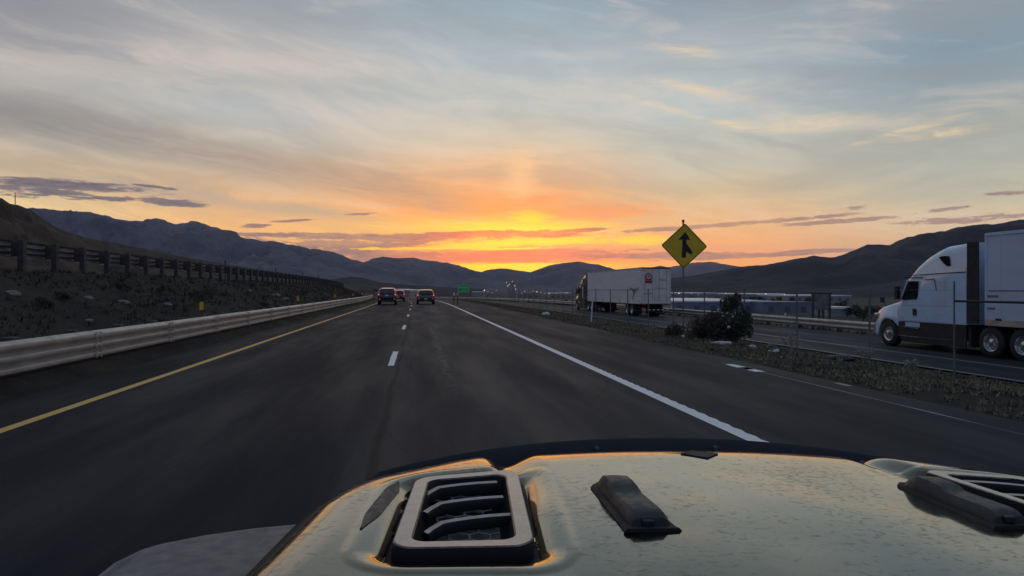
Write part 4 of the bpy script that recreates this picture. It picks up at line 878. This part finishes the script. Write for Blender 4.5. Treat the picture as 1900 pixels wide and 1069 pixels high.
for (x, z) in ((-8, 26), (-5.6, 20), (-3.4, 23), (2.6, 28), (7.2, 20), (9, 14)):
    o = MB().lathe([(.01, -.5), (.4, -.3), (.5, 0), (.4, .3), (.01, .5)], 10).build('plant_lamp', M['lamp'], e); o.location = (x * U, -3.2 * U, z * U)
LGp = 'lit lamps in the valley'
def lamp(px, py, D, r, warm, label):
    p = at(px, py, D); base = -12.4; e = empty('street_lamp', (p.x, p.y, base)); tag(e, label, 'lamp', LGp)
    MB().tube([(0, 0, 0), (0, 0, p.z - base)], [.16, .1], 6).build('pole', M['post'], e)
    r *= .75; MB().lathe([(.01, -r), (r * .8, -r * .6), (r, 0), (r * .8, r * .6), (.01, r)], 10).build('lamp_head', M['lamp'] if warm else M['lamp_cool'], e).location = (0, 0, p.z - base)
rnd = random.Random(3)
lamp(898.5, 538.7, 620, .42, True, 'brightest lit lamp, just right of the green exit sign')
lamp(1260, 544.5, 760, .50, False, 'bright cool lamp just left of the merge sign post')
lamp(1421, 545.5, 820, .50, False, 'bright cool lamp between dark bush and grey board')
lamp(1579, 572.5, 360, .22, False, 'small cool lamp beside the white cab bonnet')
for px in (905, 913, 921, 962, 968, 973, 981, 990, 996, 1003, 1011, 1019, 1030, 1043, 1052): lamp(px, 541 + rnd.uniform(-1.5, 5), rnd.uniform(700, 1150), rnd.uniform(.22, .42), True, 'small warm lit lamp in the valley between exit sign and brown cab')
for px in (1283, 1296, 1318, 1333, 1346, 1368, 1392, 1408, 1440, 1455): lamp(px, 545 + rnd.uniform(-1.2, 1.6), rnd.uniform(780, 900), rnd.uniform(.20, .38), rnd.random() < .5, 'small lit lamp among the far sheds right of the merge sign')
rnd = random.Random(8)
tproto = []
for v in range(3):
    e = empty('valley_tree', (0, 0, 0)); mb = MB(); r2 = random.Random(90 + v)
    for k in range(9): leaves(mb, (r2.uniform(-1.5, 1.5), r2.uniform(-1.5, 1.5), r2.uniform(1.6, 5.2)), (1.3, 1.3, 1.1), 60, .62, r2, asp=.8)
    mb.build('crown', M['leaf'], e, smooth=0, fix=False); MB().tube([(0, 0, -.3), (.1, 0, 1.5), (0, .1, 3.6)], [.22, .16, .06], 6).build('trunk', M['bark'], e); tproto.append(e)
used = [False] * 3
spots = [(1282, 552, 640), (1291, 552, 650), (1302, 551, 690), (1311, 552, 660), (1352, 551, 700), (1384, 551, 760), (1396, 551, 740), (1412, 552, 700), (1433, 552, 720), (1446, 552, 720), (1470, 553, 700), (1500, 556, 560), (1560, 566, 400), (1572, 570, 350), (1590, 574, 330), (1602, 578, 300), (1612, 570, 360), (1625, 575, 320), (812, 543, 700), (826, 544, 700), (905, 545, 640), (915, 547, 560), (928, 546, 620), (936, 548, 540), (952, 548, 560), (980, 549, 520), (1000, 549, 540), (1026, 551, 480), (1045, 552, 470)]
for i, (px, py, D) in enumerate(spots):
    v = i % 3; e = tproto[v] if not used[v] else copy_tree(tproto[v]); used[v] = True
    p = at(px, py, D); e.location = (p.x, p.y, -12.4); e.rotation_euler = (0, 0, rnd.uniform(0, 6)); s_ = rnd.uniform(.8, 1.35); e.scale = (s_ * rnd.uniform(1, 1.5), s_ * 1.2, s_ * rnd.uniform(.75, 1.1))
    tag(e, 'dark round tree in the valley %s' % ('right of the merge sign' if px > 1270 else 'left of the dark brown cab'), 'tree', 'dark trees in the valley right of the sign' if px > 1270 else 'dark trees in the valley left of the cab')
# ------------------------------------------------------------------ the vehicle the picture is taken from
m, q, b = pb('pale metallic hood paint'); tc = q.new('ShaderNodeTexCoord'); v = X(q, tc.outputs['Object']); x_, y_, z_ = q.sep(v)
d2 = q.noise(v, 6, 4, .6); d3 = q.noise(v, 170, 3, .6); w1 = q.noise(v, 55, 2)
d1 = q.noise(q.xyz(x_ * .85 + (w1 - .5) * .02, y_ * 1.15, 0.0), 85, 4, .6, .6); d6 = q.noise(v, 30, 4, .6)
spot = q.rng(d1 + (d2 - .5) * .45 + (d3 - .5) * .08, .515, .70)
q.put(b.inputs['Base Color'], q.mix(spot * .5, q.mix(q.rng(d6, .35, .65), (.046, .045, .022, 1), (.060, .058, .030, 1)), (.018, .018, .013, 1)))
b.inputs['Metallic'].default_value = .92
q.put(b.inputs['Roughness'], q.rng(d3, .3, .7, .10, .17) + spot * .16)
q.put(b.inputs['Coat Weight'], 1.0 - spot * .42); b.inputs['Coat Roughness'].default_value = .05; b.inputs['Coat IOR'].default_value = 1.6; b.inputs['Coat Tint'].default_value = (1, .98, .86, 1)
bn = q.new('ShaderNodeBump'); bn.inputs['Strength'].default_value = .06; bn.inputs['Distance'].default_value = .001; q.put(bn.inputs['Height'], spot + d6); q.put(b.inputs['Normal'], bn.outputs[0])
M['hood'] = m
M['flare'] = mat('grey moulded flare plastic', (.15, .138, .135), .6, 0, .18, 26, bump=.08)
m, q, b = pb('top-lit vent plastic'); tc = q.new('ShaderNodeTexCoord'); v = X(q, tc.outputs['Object']); ge = q.new('ShaderNodeNewGeometry'); nx, ny, nz_ = q.sep(ge.outputs['Normal'])
n1 = q.noise(v, 60, 4, .7); top_lit = q.rng(nz_ + (n1 - .5) * .25, .55, .95)       # dusty tops painted lit, upright faces painted dark for the cabin's shade
q.put(b.inputs['Base Color'], q.mix(top_lit, (.016, .016, .017, 1), q.mix(q.rng(n1, .35, .65), (.36, .28, .21, 1), (.48, .38, .29, 1)))); q.put(b.inputs['Roughness'], q.rng(top_lit, 0, 1, .45, .34)); q.put(b.inputs['Coat Weight'], top_lit * .8); b.inputs['Coat Roughness'].default_value = .22; q.put(b.inputs['Specular IOR Level'], q.rng(top_lit, 0, 1, .2, .5))
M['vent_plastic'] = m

CX, HZ = .53, 1.14
VH = empty('off_road_car', (CX - .042, 0.0, 0.0), 0, 0, R(2.1)); tag(VH, 'pale metallic car hood with black vents filling the bottom of the picture', 'car')
WT = [(.3, .84), (.55, .815), (.77, .785), (1.0, .745), (1.2, .70), (1.3, .665), (1.40, .61)]
def ss(a, b_, x):
    k = min(1, max(0, (x - a) / (b_ - a))); return k * k * (3 - 2 * k)
VO, VY, VHW, VHL, VR = .463, .938, .0905, .166, .030       # vent opening: centre, half width, half length, corner
def vent_sd(o, Y):
    qx = VO - abs(o); yy = (Y - VY) / VHL; qy = Y - VY - .16 * qx * (1 + yy); qx -= .015 * yy      # qx grows towards the middle of the hood
    ax, ay = abs(qx) - (VHW - VR), abs(qy) - (VHL - VR)
    return math.hypot(max(ax, 0), max(ay, 0)) + min(max(ax, ay), 0) - VR
def front_edge(o): return 1.345 - .11 * (abs(o) / .65) ** 3
def hood_z(o, Y, cut=True):
    Q = abs(o); w_ = lerp_table(WT, Y); z = -.010 * min(1, Q / .36) ** 2
    fw = ss(.92, 1.22, Y)
    z -= .016 * fw * ss(.30, .365, Q) * (1 - ss(.37, .41, Q))                 # valley between bulge and shoulder
    z += .004 * ss(.36, .43, Q) * (.5 + .5 * fw)
    cr = w_ - .13
    z -= .012 * ss(.58, cr + .0, Q) * (1 - ss(cr, cr + .05, Q)) * 0
    sl = abs(Q - (.598 - .255 * (Y - .855)))  # narrow pressed groove outside the vent
    gw = .0135 * ss(.845, .93, Y) * (1 - ss(1.03, 1.085, Y))
    e_ = min(1.0, max(0.0, (Q - (w_ - .150)) / .150)); z -= .075 * e_ ** 2.4 + .07 * (1 - math.sqrt(max(0, 1 - e_ ** 4)))
    Yf = front_edge(o); fs = ss(.38, .62, Q); fw_ = .15 + .10 * fs; e_ = min(1.0, max(0.0, (Y - (Yf - fw_)) / fw_)); z -= (.016 + .055 * fs) * (1 - math.sqrt(max(0, 1 - e_ ** 4))) + (.014 + .02 * fs) * e_ ** 2.2
    if cut:
        d = vent_sd(o, Y)
        if d < .024: z -= .013 * (1 - max(0, d) / .024) ** 1.7
        elif d < .050: z += .0016 * math.sin(math.pi * (d - .024) / .026)
    return HZ + z
# sheet: fine grid bent to the outline, with the two vent openings left out
NU, NV, Y0 = 430, 240, .42
us = [math.sin(math.pi / 2 * (-1 + 2 * i / NU)) * .25 + (-1 + 2 * i / NU) * .75 for i in range(NU + 1)]
mb = MB(); sdv = []
for j in range(NV + 1):
    vv = j / NV; vv = vv * .8 + .2 * math.sin(vv * math.pi / 2)
    for u in us:
        Ye = front_edge(u * .66); Y = Y0 + (Ye - Y0) * vv; o = u * (lerp_table(WT, Y) - .0005)
        for _ in range(2):
            d = vent_sd(o, Y)
            if abs(d) < .0020:                             # pull nearby points onto the edge of the opening
                h_ = 1e-4; gx = (vent_sd(o + h_, Y) - d) / h_; gy = (vent_sd(o, Y + h_) - d) / h_; n_ = gx * gx + gy * gy + 1e-9; o -= d * gx / n_; Y -= d * gy / n_
        mb.v.append(Vector((o, Y, hood_z(o, min(Y, front_edge(o)))))); sdv.append(vent_sd(o, Y))
w_ = NU + 1
for j in range(NV):
    for i in range(NU):
        f = (j * w_ + i, j * w_ + i + 1, (j + 1) * w_ + i + 1, (j + 1) * w_ + i)
        if min(sdv[k] for k in f) > -.0003: mb.f.append(f)
cnt = {}
for f in mb.f:
    for k in range(4):
        e_ = tuple(sorted((f[k], f[(k + 1) % 4]))); cnt[e_] = cnt.get(e_, 0) + 1
for k in {k for e_, c in cnt.items() if c == 1 for k in e_ if abs(sdv[k]) < .006}:     # true up the rim of each opening
    o, Y = mb.v[k].x, mb.v[k].y
    for _ in range(3):
        d = vent_sd(o, Y); h_ = 1e-4; gx = (vent_sd(o + h_, Y) - d) / h_; gy = (vent_sd(o, Y + h_) - d) / h_; n_ = gx * gx + gy * gy + 1e-9; o -= d * gx / n_; Y -= d * gy / n_
    mb.v[k] = Vector((o, Y, hood_z(o, Y)))
hood = mb.build('hood', M['hood'], VH, smooth=60, fix=False)
md = hood.modifiers.new('sheet', 'SOLIDIFY'); md.thickness = .003; md.offset = -1

def rrect(hw, hl, r, z, o0, n=8):
    P = []
    for (sx, sy, a0) in ((1, 1, 0), (-1, 1, 90), (-1, -1, 180), (1, -1, 270)):
        for k in range(n + 1):
            a_ = R(a0 + 90 * k / n); x = sx * (hw - r) + r * math.cos(a_); y = sy * (hl - r) + r * math.sin(a_)
            yy = y / VHL; q_ = x if o0 < 0 else -x; y += .16 * q_ * (1 + yy); x += .015 * yy * (1 if o0 < 0 else -1)
            P.append(Vector((o0 + x, VY + y, z)))
    return P
for o0 in (-VO, VO):
    zt = HZ + .0005
    gk = MB().loft([rrect(VHW + .004, VHL + .004, .036, HZ - .022, o0), rrect(VHW - .006, VHL - .006, .032, HZ - .024, o0), rrect(VHW - .02, VHL - .02, .03, HZ - .030, o0)], cap=False); vent = gk.build('hood_vent', M['rubber'], VH, smooth=50)
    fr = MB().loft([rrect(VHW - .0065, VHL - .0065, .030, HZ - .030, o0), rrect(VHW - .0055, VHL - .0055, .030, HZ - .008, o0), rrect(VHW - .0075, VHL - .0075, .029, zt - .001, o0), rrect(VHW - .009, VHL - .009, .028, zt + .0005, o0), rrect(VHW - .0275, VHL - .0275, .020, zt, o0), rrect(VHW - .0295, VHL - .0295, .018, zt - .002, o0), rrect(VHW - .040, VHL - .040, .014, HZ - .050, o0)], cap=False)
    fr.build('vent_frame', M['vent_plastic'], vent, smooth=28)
    n = 36; fl = MB(); fl.add(rrect(VHW - .04, VHL - .04, .016, HZ - .052, o0), [tuple(range(n))]); fl.build('vent_floor', M['black'], vent, smooth=0)
    hx = MB(); a_ = .0155                                     # honeycomb screen over the dark floor
    for iy in range(-14, 15):
        for ix in range(-6, 7):
            c = Vector((o0 + ix * a_ * 1.732 + (a_ * .866 if iy % 2 else 0), VY + iy * a_ * 1.5, HZ - .021))
            if abs(c.x - o0) > VHW - .056 or abs(c.y - VY) > VHL - .05: continue
            ro, ri = a_ * .999, a_ * .88
            P = [c + Vector((r_ * math.sin(R(60 * k)), r_ * math.cos(R(60 * k)), z_)) for r_, z_ in ((ro, .0006), (ri, .0014), (ri, -.0016)) for k in range(6)]
            hx.add(P, [(k, (k + 1) % 6, (k + 1) % 6 + 6, k + 6) for k in range(6)] + [(k + 6, (k + 1) % 6 + 6, (k + 1) % 6 + 12, k + 12) for k in range(6)])
    hx.build('mesh_screen', M['flare'], vent, smooth=0, fix=False)
    sg = 1 if o0 < 0 else -1
    for yb in (1.046, .969, .890):
        ph = [(.058, .013), (.03, .008), (.004, .0), (-.016, -.008), (-.032, -.016), (-.045, -.027), (-.051, -.040)]
        L = MB(); rings = []
        for k, (x, y) in enumerate(ph):
            x0, y0 = ph[max(0, k - 1)]; x1, y1 = ph[min(len(ph) - 1, k + 1)]; d = Vector((x1 - x0, y1 - y0, 0)).normalized(); nn = Vector((-d.y, d.x, 0)) * (-1)
            base = Vector((x, y, 0)); f_ = nn * .0085; zt2 = HZ - .005 - (.004 if k > 4 else 0)
            ring = [base + Vector((0, 0, zt2 - .014)), base + Vector((0, 0, zt2 - .003)), base + f_ * .25 + Vector((0, 0, zt2)), base + f_ + Vector((0, 0, zt2 + .0015)), base + f_ * 1.25 + Vector((0, 0, zt2 - .004)), base + f_ * 1.1 + Vector((0, 0, zt2 - .013))]
            rings.append([Vector((o0 + sg * p_.x, yb + p_.y, p_.z)) for p_ in ring])
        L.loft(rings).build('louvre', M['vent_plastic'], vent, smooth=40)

for sg in (-1, 1):                                            # black strip painted in for the crease's reflection of dark land
    mb = MB(); P = []
    for i in range(25):
        y = .862 + .212 * i / 24; gw = .0095 * ss(.845, .93, y) * (1 - ss(1.03, 1.085, y)) + .0004; c = .600 - .19 * (y - .855)
        P.append([Vector((sg * (c + s_ * gw), y, hood_z(sg * (c + s_ * gw), y) + dz_)) for s_, dz_ in ((-1, .0012), (0, .0016), (1, .0012), (1, -.004), (-1, -.004))])
    mb.loft(P).build('crease_reflection', M['plastic'], VH, smooth=0)
for o0 in (-.234, .284):                                      # rubber rests for the folded windscreen
    sec = [(.842, .031, .002, .024), (.845, .031, .013, .0245), (.852, .030, .0185, .0245), (.866, .0295, .0205, .024), (.900, .029, .0200, .0235), (.932, .0285, .0195, .023), (.944, .028, .0200, .0225), (.954, .028, .0250, .022), (.975, .0275, .0270, .0215), (1.000, .027, .0265, .021), (1.014, .026, .0230, .020), (1.026, .024, .0130, .018), (1.033, .021, .002, .016)]
    mb = MB(); rings = []
    for (y, bw, h_, tw) in sec:
        zb = hood_z(o0, y, False) - .006; bw *= .93; tw *= .90; r_ = []
        for (x, z) in ((-bw, 0), (-bw * .98, h_ * .35 + .004), (-tw - .003, h_ * .78 + .005), (-tw * .90, h_ * .98 + .0065), (0, h_ + .007), (tw * .90, h_ * .98 + .0065), (tw + .003, h_ * .78 + .005), (bw * .98, h_ * .35 + .004), (bw, 0)): r_.append(Vector((o0 + x, y, zb + z)))
        rings.append(r_)
    bs = mb.loft(rings).build('bump_stop', M['plastic'], VH, smooth=32)
    mb = MB(); P = []
    for y, bw in ((.832, .039), (.840, .036), (1.03, .031), (1.046, .018)):
        P.append([Vector((o0 + x, y, hood_z(o0, y, False) + z)) for x, z in ((-bw, .0), (-bw + .004, .005), (bw - .004, .005), (bw, .0))])
    mb.loft(P, closed=True).build('base_flange', M['rubber'], bs, smooth=30)
    MB().box((o0 - .004, .843, HZ + .004), (.016, .010, .010)).build('clip', M['black'], bs, smooth=0, bevel=.002)
mb = MB(); hd = .037; c = 1.235                               # small dark diamond plate near the front edge
P = [(0, c + hd), (hd, c), (0, c - hd), (-hd, c)]; mb.add([Vector((x, y, hood_z(x, y, False) + z)) for z in (-.001, .0024) for x, y in P], [(3, 2, 1, 0), (4, 5, 6, 7)] + [(k, (k + 1) % 4, (k + 1) % 4 + 4, k + 4) for k in range(4)]); mb.build('diamond_badge', M['rubber'], VH, smooth=0)
# dark deflector along the front of the hood
mb = MB(); rings = []; n = 60
for i in range(n + 1):
    o = -.64 + 1.28 * i / n; k = abs(o) / .64; y = front_edge(o) + .030; zt = HZ - .003 - .056 * k ** 2 - .020 * ss(.93, 1, k); zb = HZ - .085 - .045 * k ** 2
    rings.append([Vector((o, y, zb)), Vector((o, y + .012, zt - .006)), Vector((o, y + .016, zt)), Vector((o, y + .020, zt - .002)), Vector((o, y + .006, zb))])
df = mb.loft(rings).build('deflector', M['black'], VH, smooth=40)
for o in (-.52, -.16, .10, .42): 
    y = front_edge(o) + .036; MB().lathe([(.005, -.006), (.005, .002), (.001, .003)], 10, 'Z', Matrix.Translation((o, y, HZ - .020 - .06 * (abs(o) / .64) ** 2)) @ Matrix.Rotation(R(90), 4, 'X')).build('bolt', M['galv_dark'], df)
# flares, sides, grille, bumper and front wheels
for sg in (-1, 1):
    plan = [(.60, .25), (.60, 1.262), (.72, 1.258), (.80, 1.244), (.88, 1.222), (.940, 1.192), (.960, 1.165), (.972, 1.09), (.980, .95), (.985, .25)]
    mb = MB(); n = len(plan); cen = Vector((.75, .7, 0)); rings = []
    for (sh, z) in ((.020, 1.032), (.006, 1.030), (0, 1.022), (-.002, .95), (.02, .93)):
        r_ = []
        for (x, y) in plan:
            d = (cen - Vector((x, y, 0))).normalized(); r_.append(Vector((sg * (x + d.x * sh), y + d.y * sh, z - .018 * max(0, (x - .7) / .28) ** 2 - .02 * ss(1.05, 1.26, y))))
        rings.append(r_)
    mb.loft(rings).build('fender_flare', M['flare'], VH, smooth=50)
    mb = MB(); mb.add([(sg * x, y, z) for x, y, z in ((.80, .3, 1.04), (.765, .80, 1.03), (.70, 1.18, 1.02), (.655, 1.30, 1.01), (.655, 1.30, .55), (.80, .3, .55))] + [(sg * (x - .05), y, z) for x, y, z in ((.80, .3, 1.04), (.765, .80, 1.03), (.70, 1.18, 1.02), (.655, 1.30, 1.01), (.655, 1.30, .55), (.80, .3, .55))], [(0, 1, 2, 3, 4, 5), (11, 10, 9, 8, 7, 6)] + [(k, k + 6, (k + 1) % 6 + 6, (k + 1) % 6) for k in range(6)]); mb.build('side_panel', M['hood'], VH, smooth=0)
    wheel(VH, sg * .80, .78, .41, .27, sg)
    hl = MB().lathe([(.001, .0), (.07, .004), (.088, .0), (.092, -.03)], 24, 'Z', Matrix.Translation((sg * .44, 1.352, .90)) @ Matrix.Rotation(R(-90), 4, 'X')).build('headlight', M['alu'], VH)
mb = MB(); mb.prism([(-.64, .62), (.64, .62), (.62, 1.03), (-.62, 1.03)], (1.29, 1.335)); mb.build('grille', M['hood'], VH, smooth=0, bevel=.01)
for k in range(7): MB().box((-.27 + k * .09, 1.339, .84), (.05, .014, .26)).build('grille_slot', M['black'], VH, smooth=0, bevel=.006)
MB().box((0, 1.48, .58), (1.5, .2, .17)).build('front_bumper', M['plastic'], VH, smooth=0, bevel=.03)
MB().box((0, .60, .56), (1.3, 1.3, .12)).build('engine_tray', M['chassis'], VH, smooth=0)

# ------------------------------------------------------------------ haze: thin even air over the whole valley
hz = MB().box((0, 0, 0), (22400, 22400, 1)).build('haze', M['black'], smooth=0)
for v in hz.data.vertices: v.co.z = -14.5 if v.co.z < 0 else 720.0
tag(hz, kind='stuff'); m = bpy.data.materials.new('thin haze'); m.use_nodes = True; m.node_tree.nodes.clear(); q = NT(m.node_tree)
pv = q.new('ShaderNodeVolumePrincipled'); pv.inputs['Density Attribute'].default_value = ''; pv.inputs['Color'].default_value = (.56, .62, 1.0, 1); pv.inputs['Density'].default_value = HAZE; pv.inputs['Anisotropy'].default_value = .65
out = q.new('ShaderNodeOutputMaterial'); m.node_tree.links.new(pv.outputs[0], out.inputs['Volume'])
hz.data.materials.clear(); hz.data.materials.append(m)
